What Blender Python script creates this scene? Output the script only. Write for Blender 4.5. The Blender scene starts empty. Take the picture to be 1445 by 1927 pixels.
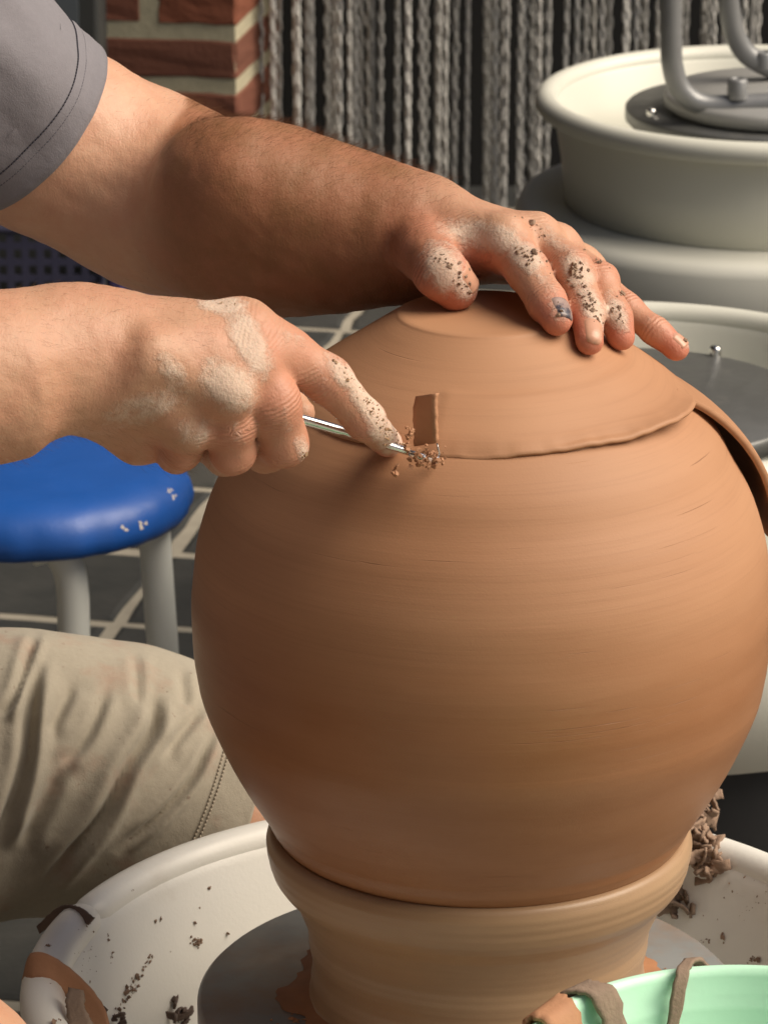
import bpy, bmesh, math, random
import numpy as np
from mathutils import Vector, Matrix
from mathutils.bvhtree import BVHTree
random.seed(7); RNG = np.random.default_rng(7)
R = math.radians
sc = bpy.context.scene
COL = sc.collection

# ------------------------------------------------------------------ camera
FPX, CXP, CYP = 7500.0, 722.5, 963.5
PITCH = R(18.8)
WH = 0.55                                   # height of the wheel head above the floor
CAM = np.array([-0.0459, -1.775, WH + 0.8535])
cd = bpy.data.cameras.new('camera'); cam = bpy.data.objects.new('camera', cd); COL.objects.link(cam)
cd.sensor_fit = 'VERTICAL'; cd.sensor_height = 36; cd.lens = FPX / 1927 * 36
cd.clip_start = 0.05; cd.clip_end = 200
cam.location = CAM; cam.rotation_euler = (R(90) - PITCH, 0, 0)
cd.dof.use_dof = True; cd.dof.focus_distance = 1.80; cd.dof.aperture_fstop = 40
sc.camera = cam
# ------------------------------------------------------------------ light
SUN_AZ, SUN_EL = R(9), R(46)                # azimuth measured from +X towards the camera side
w = bpy.data.worlds.new('World'); sc.world = w; w.use_nodes = True
nt = w.node_tree; nt.nodes.clear()
sky = nt.nodes.new('ShaderNodeTexSky'); sky.sky_type = 'NISHITA'; sky.sun_disc = False
sky.sun_elevation = SUN_EL; sky.sun_rotation = R(90) + SUN_AZ
sky.air_density = 1.0; sky.dust_density = 4.0; sky.ozone_density = 0.6
bg = nt.nodes.new('ShaderNodeBackground'); bg.inputs['Strength'].default_value = 0.08
wo = nt.nodes.new('ShaderNodeOutputWorld')
nt.links.new(sky.outputs[0], bg.inputs[0]); nt.links.new(bg.outputs[0], wo.inputs[0])
sd = bpy.data.lights.new('sun', 'SUN'); sun = bpy.data.objects.new('sun', sd); COL.objects.link(sun)
sd.energy = 4.5; sd.angle = R(50); sd.color = (1.0, 0.88, 0.72)
SD = Vector((math.cos(SUN_EL) * math.cos(SUN_AZ), -math.cos(SUN_EL) * math.sin(SUN_AZ), math.sin(SUN_EL)))
sun.rotation_euler = SD.to_track_quat('Z', 'Y').to_euler(); sun.location = (3, -2, 4)
sc.view_settings.view_transform = 'Standard'; sc.view_settings.look = 'None'
sc.view_settings.exposure = 0.0; sc.view_settings.gamma = 1.0
sc.render.engine = 'CYCLES'
sc.cycles.use_denoising = True
sc.cycles.max_bounces = 6
sc.cycles.use_adaptive_sampling = True; sc.cycles.adaptive_threshold = 0.01

# ------------------------------------------------------------------ pixel <-> place
FW = np.array([0, math.cos(PITCH), -math.sin(PITCH)]); UP = np.array([0, math.sin(PITCH), math.cos(PITCH)])
def ray(px, py):
    return FW + np.array([1., 0, 0]) * (px - CXP) / FPX - UP * (py - CYP) / FPX
def at_y(px, py, Y):
    d = ray(px, py); return CAM + d * (Y - CAM[1]) / d[1]
def at_z(px, py, Z):
    d = ray(px, py); return CAM + d * (Z - CAM[2]) / d[2]
def depth(p): return float(np.dot(np.asarray(p) - CAM, FW))
def rm(rpx, p): return rpx * depth(p) / FPX
def proj(V):
    D = np.asarray(V) - CAM; z = D @ FW
    return CXP + D[:, 0] / z * FPX, CYP - (D @ UP) / z * FPX

# ------------------------------------------------------------------ mesh helpers
def mesh_obj(name, verts, faces, mat=None, parent=None, smooth=True, loc=None):
    me = bpy.data.meshes.new(name)
    if isinstance(verts, np.ndarray): verts = verts.tolist()
    if isinstance(faces, np.ndarray): faces = faces.tolist()
    me.from_pydata(verts, [], faces); me.update()
    if len(faces) < 60000:
        bm = bmesh.new(); bm.from_mesh(me); bmesh.ops.recalc_face_normals(bm, faces=bm.faces); bm.to_mesh(me); bm.free()
    if smooth: me.polygons.foreach_set('use_smooth', [True] * len(me.polygons))
    if mat: me.materials.append(mat)
    o = bpy.data.objects.new(name, me); COL.objects.link(o)
    if loc is not None: o.location = loc
    if parent: o.parent = parent
    return o
def tag(o, label=None, cat=None, group=None, kind=None):
    if label: o['label'] = label
    if cat: o['category'] = cat
    if group: o['group'] = group
    if kind: o['kind'] = kind
    return o
def empty(name, loc, label=None, cat=None, group=None):
    o = bpy.data.objects.new(name, None); COL.objects.link(o); o.location = loc; o.empty_display_size = 0.05
    return tag(o, label, cat, group)
def copy_tree(o, parent=None):
    c = o.copy(); COL.objects.link(c); c.parent = parent
    for ch in list(o.children): copy_tree(ch, c)
    return c
class MB:
    def __init__(s): s.v = []; s.f = []
    def add(s, v, f):
        n = len(s.v); s.v += [tuple(map(float, p)) for p in v]; s.f += [tuple(int(i) + n for i in q) for q in f]; return s
    def build(s, name, mat, parent=None, smooth=True, bevel=0, loc=None, seg=2):
        o = mesh_obj(name, s.v, s.f, mat, parent, smooth, loc)
        if bevel:
            m = o.modifiers.new('bevel', 'BEVEL'); m.width = bevel; m.segments = seg; m.limit_method = 'ANGLE'; m.angle_limit = R(40)
        return o
def lathe(prof, seg=96, c=(0, 0, 0), a0=0, a1=2 * math.pi):
    full = abs(a1 - a0 - 2 * math.pi) < 1e-6
    n = seg if full else seg + 1
    V = []; Fc = []
    for r, z in prof:
        for i in range(n):
            a = a0 + (a1 - a0) * i / seg
            V.append((c[0] + r * math.cos(a), c[1] + r * math.sin(a), c[2] + z))
    for j in range(len(prof) - 1):
        for i in range(seg):
            i2 = (i + 1) % n
            Fc.append((j * n + i, j * n + i2, (j + 1) * n + i2, (j + 1) * n + i))
    return V, Fc
def spline(pts, n):
    P = [np.array(p, float) for p in pts]; P = [2 * P[0] - P[1]] + P + [2 * P[-1] - P[-2]]
    out = []; m = len(P) - 3
    for k in range(n + 1):
        t = k / n * m; i = min(int(t), m - 1); u = t - i
        a, b, c, d = P[i:i + 4]
        out.append(.5 * ((2 * b) + (-a + c) * u + (2 * a - 5 * b + 4 * c - d) * u * u + (-a + 3 * b - 3 * c + d) * u ** 3))
    return out
def tube(pts, rad, seg=16, caps=True):
    pts = [np.array(p, float) for p in pts]; n = len(pts)
    if np.isscalar(rad): rad = [rad] * n
    V = []; Fc = []
    T = [pts[min(i + 1, n - 1)] - pts[max(i - 1, 0)] for i in range(n)]; T = [t / np.linalg.norm(t) for t in T]
    u = np.cross(T[0], [0, 0, 1.]);
    if np.linalg.norm(u) < 1e-3: u = np.cross(T[0], [1., 0, 0])
    u /= np.linalg.norm(u)
    for i in range(n):
        u = u - T[i] * np.dot(u, T[i]); u /= np.linalg.norm(u); v = np.cross(T[i], u)
        for k in range(seg):
            a = 2 * math.pi * k / seg
            V.append(pts[i] + rad[i] * (math.cos(a) * u + math.sin(a) * v))
    for i in range(n - 1):
        for k in range(seg):
            k2 = (k + 1) % seg
            Fc.append((i * seg + k, i * seg + k2, (i + 1) * seg + k2, (i + 1) * seg + k))
    if caps:
        Fc.append(tuple(range(seg))[::-1]); Fc.append(tuple((n - 1) * seg + k for k in range(seg)))
    return V, Fc
def box(c, s, M=None):
    V = [np.array([x, y, z]) * np.array(s) / 2 for x in (-1, 1) for y in (-1, 1) for z in (-1, 1)]
    if M is not None: V = [M @ v for v in V]
    V = [v + np.array(c) for v in V]
    return V, [(0, 1, 3, 2), (4, 6, 7, 5), (0, 4, 5, 1), (2, 3, 7, 6), (0, 2, 6, 4), (1, 5, 7, 3)]
def strip(A, B, th, jag=0.0, sub=5, rnd=random):
    """a thick sheet between two edge polylines A and B"""
    n = len(A); V = []; Fc = []
    A = [np.array(a, float) for a in A]; B = [np.array(b, float) for b in B]
    m = sub + 1
    top = []
    for i in range(n):
        t = A[min(i + 1, n - 1)] - A[max(i - 1, 0)]; s = B[i] - A[i]
        nn = np.cross(t, s); nn /= np.linalg.norm(nn) + 1e-12
        a = A[i] + (B[i] - A[i]) * rnd.uniform(-jag, jag); b = B[i] + (B[i] - A[i]) * rnd.uniform(-jag, jag)
        for side in (0, 1):
            for j in range(m):
                V.append(a + (b - a) * j / sub + nn * th * (0.5 if side else -0.5))
    st = 2 * m
    for i in range(n - 1):
        for j in range(sub):
            p = i * st + j
            Fc.append((p, p + 1, p + st + 1, p + st)); q = p + m
            Fc.append((q + 1, q, q + st, q + st + 1))
        p = i * st
        Fc.append((p + m, p, p + st, p + st + m)); Fc.append((p + sub, p + m + sub, p + st + m + sub, p + st + sub))
    for i in (0, n - 1):
        p = i * st
        for j in range(sub): Fc.append((p + j, p + j + 1, p + m + j + 1, p + m + j))
    return V, Fc
def vnoise(P, scale, seed=0):
    from mathutils import noise
    o = Vector((seed * 13.7, seed * 7.1, seed * 3.3))
    return np.array([noise.noise(Vector(p) * scale + o) for p in P])

# ------------------------------------------------------------------ materials
class NM:
    def __init__(s, name):
        s.m = bpy.data.materials.new(name); s.m.use_nodes = True; s.t = s.m.node_tree
        s.b = s.t.nodes['Principled BSDF']
    def n(s, typ, **kw):
        nd = s.t.nodes.new(typ)
        for k, v in kw.items(): setattr(nd, k, v)
        return nd
    def l(s, a, b): s.t.links.new(a, b)
    def coord(s, scale=(1, 1, 1), kind='Object'):
        tc = s.n('ShaderNodeTexCoord'); mp = s.n('ShaderNodeMapping'); mp.inputs['Scale'].default_value = scale
        s.l(tc.outputs[kind], mp.inputs[0]); return mp.outputs[0]
    def noise(s, vec, scale, detail=4, rough=.55):
        nd = s.n('ShaderNodeTexNoise'); nd.inputs['Scale'].default_value = scale
        nd.inputs['Detail'].default_value = detail; nd.inputs['Roughness'].default_value = rough
        s.l(vec, nd.inputs['Vector']); return nd.outputs['Fac']
    def ramp(s, fac, stops):
        r = s.n('ShaderNodeValToRGB'); e = r.color_ramp.elements
        while len(e) < len(stops): e.new(.5)
        for i, (p, c) in enumerate(stops):
            e[i].position = p; e[i].color = c if len(c) == 4 else (*c, 1)
        s.l(fac, r.inputs[0]); return r.outputs[0]
    def mix(s, fac, a, b, mode='MIX'):
        m = s.n('ShaderNodeMix', data_type='RGBA', blend_type=mode)
        if isinstance(fac, (int, float)): m.inputs[0].default_value = fac
        else: s.l(fac, m.inputs[0])
        for i, x in ((6, a), (7, b)):
            if isinstance(x, (tuple, list)): m.inputs[i].default_value = x if len(x) == 4 else (*x, 1)
            else: s.l(x, m.inputs[i])
        return m.outputs[2]
    def math(s, op, a, b=None, c=None, clamp=False):
        m = s.n('ShaderNodeMath', operation=op, use_clamp=clamp)
        for i, x in enumerate((a, b, c)):
            if x is None: continue
            if isinstance(x, (int, float)): m.inputs[i].default_value = x
            else: s.l(x, m.inputs[i])
        return m.outputs[0]
    def attr(s, name, out='Fac'):
        a = s.n('ShaderNodeAttribute', attribute_name=name); return a.outputs[out]
    def bump(s, h, dist, strength=1.0, prev=None):
        b = s.n('ShaderNodeBump'); b.inputs['Distance'].default_value = dist; b.inputs['Strength'].default_value = strength
        s.l(h, b.inputs['Height'])
        if prev is not None: s.l(prev, b.inputs['Normal'])
        return b.outputs[0]
    def done(s, color=None, rough=None, normal=None, metal=None, spec=None):
        for k, v in (('Base Color', color), ('Roughness', rough), ('Normal', normal), ('Metallic', metal), ('Specular IOR Level', spec)):
            if v is None: continue
            if isinstance(v, (int, float)): s.b.inputs[k].default_value = v
            elif isinstance(v, tuple): s.b.inputs[k].default_value = (*v, 1) if len(v) == 3 else v
            else: s.l(v, s.b.inputs[k])
        return s.m

def mat_clay(name, c0, c1, dark, rough=(.5, .68), lines=1.0, dry=None):
    m = NM(name)
    big = m.noise(m.coord((5, 5, 14)), 1.0, 4)
    band = m.noise(m.coord((3, 3, 90)), 1.0, 5, .6)
    fine = m.noise(m.coord((9, 9, 620)), 1.0, 4, .7)
    grit = m.noise(m.coord((900, 900, 900)), 1.0, 2)
    scr = m.noise(m.coord((13, 13, 1500)), 1.0, 2, .5)
    col = m.mix(m.ramp(big, [(.32, (0, 0, 0)), (.68, (1, 1, 1))]), c0, c1)
    col = m.mix(m.math('MULTIPLY', m.ramp(band, [(.35, (0, 0, 0)), (.7, (1, 1, 1))]), .16), col, tuple(x * .82 for x in c0))
    col = m.mix(m.math('MULTIPLY', m.ramp(fine, [(.5, (0, 0, 0)), (.8, (1, 1, 1))]), .17 * lines), col, dark)
    sm = m.ramp(scr, [(.70, (0, 0, 0)), (.76, (1, 1, 1))])
    area = m.ramp(m.noise(m.coord((11, 11, 30)), 1.0, 2), [(.44, (0, 0, 0)), (.6, (1, 1, 1))])
    sm = m.math('MULTIPLY', sm, area)
    col = m.mix(m.math('MULTIPLY', sm, .5 * lines), col, dark)
    h = m.math('ADD', m.math('MULTIPLY', fine, .5), m.math('MULTIPLY', band, 1.2))
    nrm = m.bump(h, .00028 * lines, .5)
    nrm = m.bump(grit, .0002, .22, nrm)
    nrm = m.bump(m.math('SUBTRACT', 1.0, sm), .00035, .6, nrm)
    rg = m.n('ShaderNodeMapRange'); rg.inputs[3].default_value, rg.inputs[4].default_value = rough; m.l(big, rg.inputs[0])
    rgo = rg.outputs[0]
    if dry:      # leather-hard belly below the freshly trimmed, drier shoulder
        sx = m.n('ShaderNodeSeparateXYZ'); m.l(m.coord(), sx.inputs[0])
        zz = m.math('ADD', sx.outputs[2], m.math('MULTIPLY', m.math('SUBTRACT', m.noise(m.coord((6, 6, 40)), 1.0, 4), .5), .05))
        d_ = m.n('ShaderNodeMapRange'); d_.inputs[1].default_value = DAMP_Z - dry[1]; d_.inputs[2].default_value = DAMP_Z + dry[1]; d_.clamp = True; m.l(zz, d_.inputs[0])
        damp = m.math('SUBTRACT', 1.0, d_.outputs[0])
        patch = m.ramp(m.noise(m.coord((9, 9, 34)), 1.0, 5, .6), [(.38, (0, 0, 0)), (.66, (1, 1, 1))])
        col = m.mix(m.math('MULTIPLY', damp, m.math('ADD', .55, m.math('MULTIPLY', patch, .35))), col, (.29, .125, .052))
        dd = m.ramp(m.noise(m.coord((14, 14, 22)), 1.0, 4), [(.68, (0, 0, 0)), (.8, (1, 1, 1))])
        col = m.mix(m.math('MULTIPLY', dd, .25), col, (.55, .36, .22))
        rgo = m.math('SUBTRACT', rgo, m.math('MULTIPLY', damp, .21))
    return m.done(col, rgo, nrm, spec=.4)
M = {}
DAMP_Z = 0.135
M['pot'] = mat_clay('terracotta_clay', (.39, .195, .100), (.45, .24, .13), (.14, .06, .03), dry=(.30, .025))
M['chuck'] = mat_clay('wet_buff_clay', (.36, .228, .132), (.42, .28, .168), (.17, .09, .048), (.28, .45), .7)
def mat_simple(name, c, rough=.5, var=.12, scale=30, bump=0, bscale=300, metal=0, spec=.5, dirt=None, dscale=8, dthr=(.6, .75), dfac=.6):
    m = NM(name)
    f = m.noise(m.coord(), scale, 4)
    col = m.mix(f, tuple(x * (1 - var) for x in c), tuple(min(1, x * (1 + var)) for x in c))
    if dirt:
        d = m.ramp(m.noise(m.coord(), dscale, 6, .65), [(dthr[0], (0, 0, 0)), (dthr[1], (1, 1, 1))])
        col = m.mix(m.math('MULTIPLY', d, dfac), col, dirt)
    nrm = m.bump(m.noise(m.coord(), bscale, 3), bump, .6) if bump else None
    rg = m.math('ADD', m.math('MULTIPLY', m.noise(m.coord(), scale * 2.3, 3), .25), rough - .12)
    return m.done(col, rg, nrm, metal, spec)
M['crumb'] = mat_simple('dry_clay_crumbs', (.27, .18, .125), .9, .4, 200, .0006, 700)
M['ribbon'] = mat_simple('clay_trimming', (.40, .20, .105), .75, .2, 60, .0004, 500)
M['ribbon_dark'] = mat_simple('damp_clay_trimming', (.115, .075, .058), .7, .3, 80, .0006, 500)
M['ribbon_grey'] = mat_simple('dry_clay_trimming', (.23, .165, .12), .9, .25, 120, .0008, 500)
M['slip'] = mat_simple('slip_smear', (.36, .17, .08), .7, .3, 80)
M['pan'] = mat_simple('white_splash_pan_plastic', (.78, .765, .71), .38, .03, 12, .00015, 500, dirt=(.45, .36, .28), dscale=14, dthr=(.62, .82), dfac=.35)
M['cream'] = mat_simple('cream_plastic', (.70, .70, .62), .42, .03, 10, .00008, 600)
M['table'] = mat_simple('grey_cream_table', (.62, .62, .56), .5, .05, 10)
M['steel_head'] = mat_simple('grey_wheel_head_metal', (.25, .26, .258), .45, .15, 30, .00012, 300, .2, dirt=(.30, .17, .09), dscale=13, dthr=(.44, .62), dfac=.6)
M['steel_dark'] = mat_simple('dark_wheel_head_metal', (.13, .132, .128), .4, .15, 30, .00012, 300, .4, dirt=(.34, .32, .28), dscale=22, dthr=(.6, .75), dfac=.35)
M['grey_plate'] = mat_simple('grey_plate', (.36, .36, .35), .5, .06, 20, metal=.2)
M['grey_tube'] = mat_simple('grey_hammered_paint', (.23, .235, .24), .38, .08, 60, .0002, 350, .3)
M['black'] = mat_simple('black_steel', (.012, .012, .013), .6, .3, 20)
M['blue'] = mat_simple('blue_vinyl', (.012, .085, .36), .42, .12, 25, .0002, 400)
M['scuff'] = mat_simple('scuffed_vinyl_backing', (.55, .50, .46), .8)
M['white_paint'] = mat_simple('white_painted_tube', (.80, .82, .77), .35, .05, 20)
M['mortar'] = mat_simple('mortar', (.50, .455, .32), .95, .25, 60, .002, 250)
M['grout'] = mat_simple('grout', (.36, .33, .27), .95, .3, 25, .001, 200)
M['mint'] = mat_simple('mint_plastic', (.52, .85, .64), .4, .04, 15, .0001, 300)
M['steel'] = mat_simple('bright_steel', (.75, .74, .72), .22, .05, 50, metal=1.0)
M['backdrop'] = mat_simple('dark_painted_wall', (.012, .012, .012), .9, .2, 6)
M['ceil'] = mat_simple('blocker_boards', (.12, .105, .09), .9, .2, 5)  # surface of the unseen roof and walls added against sky fill
M['chain'] = None
M['cabinet'] = mat_simple('dark_grey_plastic', (.035, .037, .036), .6, .2, 12)
M['panel'] = mat_simple('slate_blue_panel', (.085, .10, .115), .55, .1, 12)
M['crate'] = mat_simple('navy_crate_plastic', (.045, .045, .085), .5, .2, 20)
M['purple'] = mat_simple('violet_blue_plastic', (.07, .07, .26), .6, .5, 90)
M['card'] = mat_simple('beige_box', (.42, .37, .28), .8, .1, 20)
def mat_random(name, cols, rough, scale, bump, bscale, var=.35):
    m = NM(name)
    oi = m.n('ShaderNodeObjectInfo')
    base = m.ramp(oi.outputs['Random'], [(i / max(1, len(cols) - 1), c) for i, c in enumerate(cols)])
    f = m.noise(m.coord(), scale, 6, .65)
    col = m.mix(f, m.mix(var, base, (0, 0, 0)), m.mix(var * .12, base, (1, .8, .65)))
    return m.done(col, rough, m.bump(m.noise(m.coord(), bscale, 4), bump, .7), spec=.3)
M['brick'] = mat_random('fired_brick', [(.26, .078, .040), (.19, .072, .048), (.29, .088, .044), (.15, .066, .048)], .9, 22, .0016, 160, .25)
M['chain'] = mat_random('aluminium_chain', [(.42, .415, .39), (.72, .71, .67), (.55, .54, .51), (.80, .79, .75)], .5, 60, .0004, 200, .25)
M['slate'] = mat_random('slate_tile', [(.036, .045, .049), (.046, .054, .055), (.032, .041, .046), (.054, .060, .058)], .55, 14, .0012, 60, .4)
def mat_cloth(name, c, stain=None, wscale=1500):
    m = NM(name)
    f = m.noise(m.coord(), 18, 5); g = m.noise(m.coord(), 420, 2)
    col = m.mix(f, tuple(x * .84 for x in c), tuple(x * 1.12 for x in c))
    col = m.mix(m.math('MULTIPLY', g, .35), col, tuple(x * .6 for x in c))
    if stain:
        s = m.ramp(m.noise(m.coord(), 26, 5, .6), [(.56, (0, 0, 0)), (.72, (1, 1, 1))])
        col = m.mix(m.math('MULTIPLY', s, .5), col, stain)
        sp = m.ramp(m.noise(m.coord(), 190, 2), [(.70, (0, 0, 0)), (.75, (1, 1, 1))])
        col = m.mix(m.math('MULTIPLY', sp, .55), col, tuple(x * .45 for x in stain))
    wv = m.noise(m.coord((1, 1, 1)), wscale, 1)
    n1 = m.bump(wv, .0004, .5); n2 = m.bump(m.noise(m.coord(), 70, 4), .0022, .4, n1)
    mt = m.done(col, .92, n2, spec=.2); m.b.inputs['Sheen Weight'].default_value = .15
    return mt
M['khaki'] = mat_cloth('khaki_cotton', (.375, .335, .265), (.34, .20, .145))
M['shirt'] = mat_cloth('grey_jersey', (.215, .205, .225))
M['thread'] = mat_simple('dark_thread', (.03, .03, .045), .9)
M['thread_light'] = mat_simple('khaki_thread', (.36, .305, .235), .9)
def mat_skin():
    m = NM('skin')
    c = m.attr('skin_mask', 'Color'); sp = m.n('ShaderNodeSeparateColor'); m.l(c, sp.inputs[0])
    clay, tan_shade, red = sp.outputs
    n1 = m.noise(m.coord(), 55, 5, .6); n2 = m.noise(m.coord(), 260, 4, .6); n3 = m.noise(m.coord(), 1000, 2)
    base = m.mix(tan_shade, (.60, .355, .235), (.25, .115, .053))  # dark end of the mix carries forearm tan and painted shade
    base = m.mix(m.math('MULTIPLY', red, .8), base, (.55, .18, .115))
    base = m.mix(m.math('MULTIPLY', m.ramp(n1, [(.38, (0, 0, 0)), (.62, (1, 1, 1))]), .45), base, m.mix(.5, base, (.50, .19, .12)))
    base = m.mix(m.math('MULTIPLY', n2, .22), base, m.mix(.6, base, (.25, .10, .05)))
    k = m.math('ADD', clay, m.math('MULTIPLY', m.math('SUBTRACT', m.noise(m.coord(), 170, 6, .7), .5), 1.3))
    k = m.ramp(k, [(.30, (0, 0, 0)), (.74, (1, 1, 1))])
    k = m.math('MULTIPLY', k, m.math('MINIMUM', m.math('MULTIPLY', clay, 3.0), 1.0))
    claycol = m.mix(m.noise(m.coord(), 120, 5), (.70, .57, .47), (.52, .40, .31))
    col = m.mix(m.math('MULTIPLY', k, .78), base, claycol)
    ax = m.attr('wrinkle_axis'); wt = m.attr('wrinkle_weight')
    ph = m.math('ADD', m.math('MULTIPLY', ax, 2 * math.pi / .0021), m.math('MULTIPLY', m.noise(m.coord(), 130, 3), 9.0))
    wr = m.math('MULTIPLY', m.math('SINE', ph), wt)
    stre = m.noise(m.coord((520, 180, 320)), 1.0, 3, .6)
    vor = m.n('ShaderNodeTexVoronoi', feature='DISTANCE_TO_EDGE'); vor.inputs['Scale'].default_value = 650; m.l(m.coord((1, .6, .8)), vor.inputs['Vector'])
    nrm = m.bump(stre, .0006, .36)
    nrm = m.bump(vor.outputs['Distance'], .0004, .25, nrm)
    nrm = m.bump(n3, .0004, .35, nrm)
    nrm = m.bump(wr, .00026, .55, nrm)
    nrm = m.bump(k, .0007, .5, nrm)
    gr = m.math('MULTIPLY', m.noise(m.coord(), 700, 3), k)
    nrm = m.bump(gr, .0009, .5, nrm)
    rg = m.math('ADD', m.math('ADD', .46, m.math('MULTIPLY', tan_shade, .12)), m.math('MULTIPLY', k, .4))
    mt = m.done(col, rg, nrm, spec=.42)
    m.b.inputs['Subsurface Weight'].default_value = .13
    m.b.inputs['Subsurface Radius'].default_value = (1.0, .35, .2)
    m.b.inputs['Subsurface Scale'].default_value = .004
    return mt
M['skin'] = mat_skin()
M['nail'] = mat_simple('fingernail', (.56, .30, .20), .34, .1, 150, .0002, 300, dirt=(.30, .2, .14), dscale=220, dthr=(.55, .7), dfac=.6)
M['nail_dark'] = mat_simple('bruised_nail', (.34, .24, .21), .28, .2, 200, .0002, 300, dirt=(.035, .04, .06), dscale=130, dthr=(.42, .56), dfac=.9)
M['hair'] = mat_simple('arm_hair', (.15, .075, .038), .6)

# ------------------------------------------------------------------ implicit surfaces
def cap(a, b, ra, rb): return (np.asarray(a, float), np.asarray(b, float), float(ra), float(rb))
def smin(a, b, k):
    h = np.maximum(k - np.abs(a - b), 0) / k
    return np.minimum(a, b) - h * h * k * .25
class Grid:
    BIG = np.float32(.03)
    def __init__(s, prims, h, pad=.008):
        lo = np.min([np.minimum(p[0] - p[2], p[1] - p[3]) for p in prims], 0) - pad
        hi = np.max([np.maximum(p[0] + p[2], p[1] + p[3]) for p in prims], 0) + pad
        s.lo, s.h = lo, h; s.n = np.ceil((hi - lo) / h).astype(int) + 1
        s.ax = [(lo[i] + h * np.arange(s.n[i])).astype(np.float32) for i in range(3)]
    def new(s): return np.full(tuple(s.n), s.BIG, np.float32)
    def add(s, d, p, k):
        a, b, ra, rb = p; m = k + .010
        lo = np.minimum(a - ra, b - rb) - m; hi = np.maximum(a + ra, b + rb) + m
        i0 = np.clip(((lo - s.lo) / s.h).astype(int), 0, s.n - 1); i1 = np.clip(((hi - s.lo) / s.h).astype(int) + 2, 1, s.n)
        X = s.ax[0][i0[0]:i1[0], None, None] - np.float32(a[0]); Y = s.ax[1][None, i0[1]:i1[1], None] - np.float32(a[1]); Z = s.ax[2][None, None, i0[2]:i1[2]] - np.float32(a[2])
        ba = (b - a).astype(np.float32); l2 = max(float(ba @ ba), 1e-9)
        t = np.clip((X * ba[0] + Y * ba[1] + Z * ba[2]) / np.float32(l2), 0, 1)
        q = np.sqrt((X - ba[0] * t) ** 2 + (Y - ba[1] * t) ** 2 + (Z - ba[2] * t) ** 2) - (np.float32(ra) + np.float32(rb - ra) * t)
        sl = tuple(slice(i0[i], i1[i]) for i in range(3))
        d[sl] = smin(d[sl], q, np.float32(k))
        return d
    def group(s, prims, k, base=None):
        d = s.new() if base is None else base.copy()
        for p in prims: s.add(d, p, k)
        return d
    def mesh(s, f):
        ins = f < 0
        nx, ny, nz = f.shape
        cnt = np.zeros((nx - 1, ny - 1, nz - 1), np.int8)
        C = [(i, j, k) for i in (0, 1) for j in (0, 1) for k in (0, 1)]
        for i, j, k in C: cnt += ins[i:nx - 1 + i, j:ny - 1 + j, k:nz - 1 + k]
        act = (cnt > 0) & (cnt < 8)
        idx = np.argwhere(act); pos = np.zeros((len(idx), 3)); num = np.zeros(len(idx))
        val = {c: f[idx[:, 0] + c[0], idx[:, 1] + c[1], idx[:, 2] + c[2]].astype(float) for c in C}
        for c in C:
            for axn in range(3):
                if c[axn]: continue
                e = list(c); e[axn] = 1; e = tuple(e)
                va, vb = val[c], val[e]; x = (va < 0) != (vb < 0)
                t = np.where(x, va / np.where(x, va - vb, 1), 0)
                pt = np.array(c, float)[None] + t[:, None] * (np.array(e) - np.array(c))[None]
                pos += np.where(x[:, None], pt, 0); num += x
        V = s.lo + s.h * (idx + pos / num[:, None])
        vid = np.full(act.shape, -1, np.int64); vid[act] = np.arange(len(idx))
        Q = []
        for axn in range(3):
            a = [slice(None)] * 3; b = [slice(None)] * 3; a[axn] = slice(0, -1); b[axn] = slice(1, None)
            x = ins[tuple(a)] != ins[tuple(b)]
            e = np.argwhere(x); o1, o2 = [(1, 2), (2, 0), (0, 1)][axn]
            ok = (e[:, o1] > 0) & (e[:, o2] > 0) & (e[:, o1] < f.shape[o1] - 1) & (e[:, o2] < f.shape[o2] - 1)
            e = e[ok]; inside = ins[e[:, 0], e[:, 1], e[:, 2]]
            def cell(d1, d2):
                q = e.copy(); q[:, o1] -= d1; q[:, o2] -= d2; return vid[q[:, 0], q[:, 1], q[:, 2]]
            q = np.stack([cell(1, 1), cell(0, 1), cell(0, 0), cell(1, 0)], 1)
            q[~inside] = q[~inside][:, ::-1]
            Q.append(q)
        return V, np.concatenate(Q)

# ================================================================== SETTING
# floor: slate pavers laid in a grid turned a little from the camera
fl = MB().add([(-14, -10, 0), (14, -10, 0), (14, 24, 0), (-14, 24, 0)], [(0, 1, 2, 3)]).build('floor', M['grout'], smooth=False)
tag(fl, 'dark slate floor tiles with pale grout joints', None, None, 'structure')
TA = R(-11.5); tdir = np.array([math.cos(TA), math.sin(TA), 0]); tcol = np.array([-math.sin(TA), math.cos(TA), 0])
anchor = at_z(322, 1045, 0); TW, TD = .44, .216
def tile_mesh(seed):
    rnd = random.Random(seed); mb = MB()
    n = 5; hw, hd = TW / 2 - .007, TD / 2 - .0095
    ring = []
    for (x0, y0, x1, y1) in ((-1, -1, 1, -1), (1, -1, 1, 1), (1, 1, -1, 1), (-1, 1, -1, -1)):
        for i in range(n):
            t = i / n; ring.append(((x0 + (x1 - x0) * t) * hw + rnd.uniform(-.003, .003), (y0 + (y1 - y0) * t) * hd + rnd.uniform(-.003, .003)))
    k = len(ring)
    V = [(x, y, -.004) for x, y in ring] + [(x, y, .001) for x, y in ring] + [(x * (1 - .006 / hw), y * (1 - .006 / hd), .0032 + rnd.uniform(-.0004, .0004)) for x, y in ring] + [(0, 0, .0032)]
    Fc = []
    for i in range(k):
        j = (i + 1) % k
        Fc += [(i, j, k + j, k + i), (k + i, k + j, 2 * k + j, 2 * k + i), (2 * k + i, 2 * k + j, 3 * k)]
    return V, Fc
tile_meshes = []
for s in range(5):
    V, Fc = tile_mesh(s); me = bpy.data.meshes.new('tile'); me.from_pydata(V, [], Fc); me.materials.append(M['slate']); tile_meshes.append(me)
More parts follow.
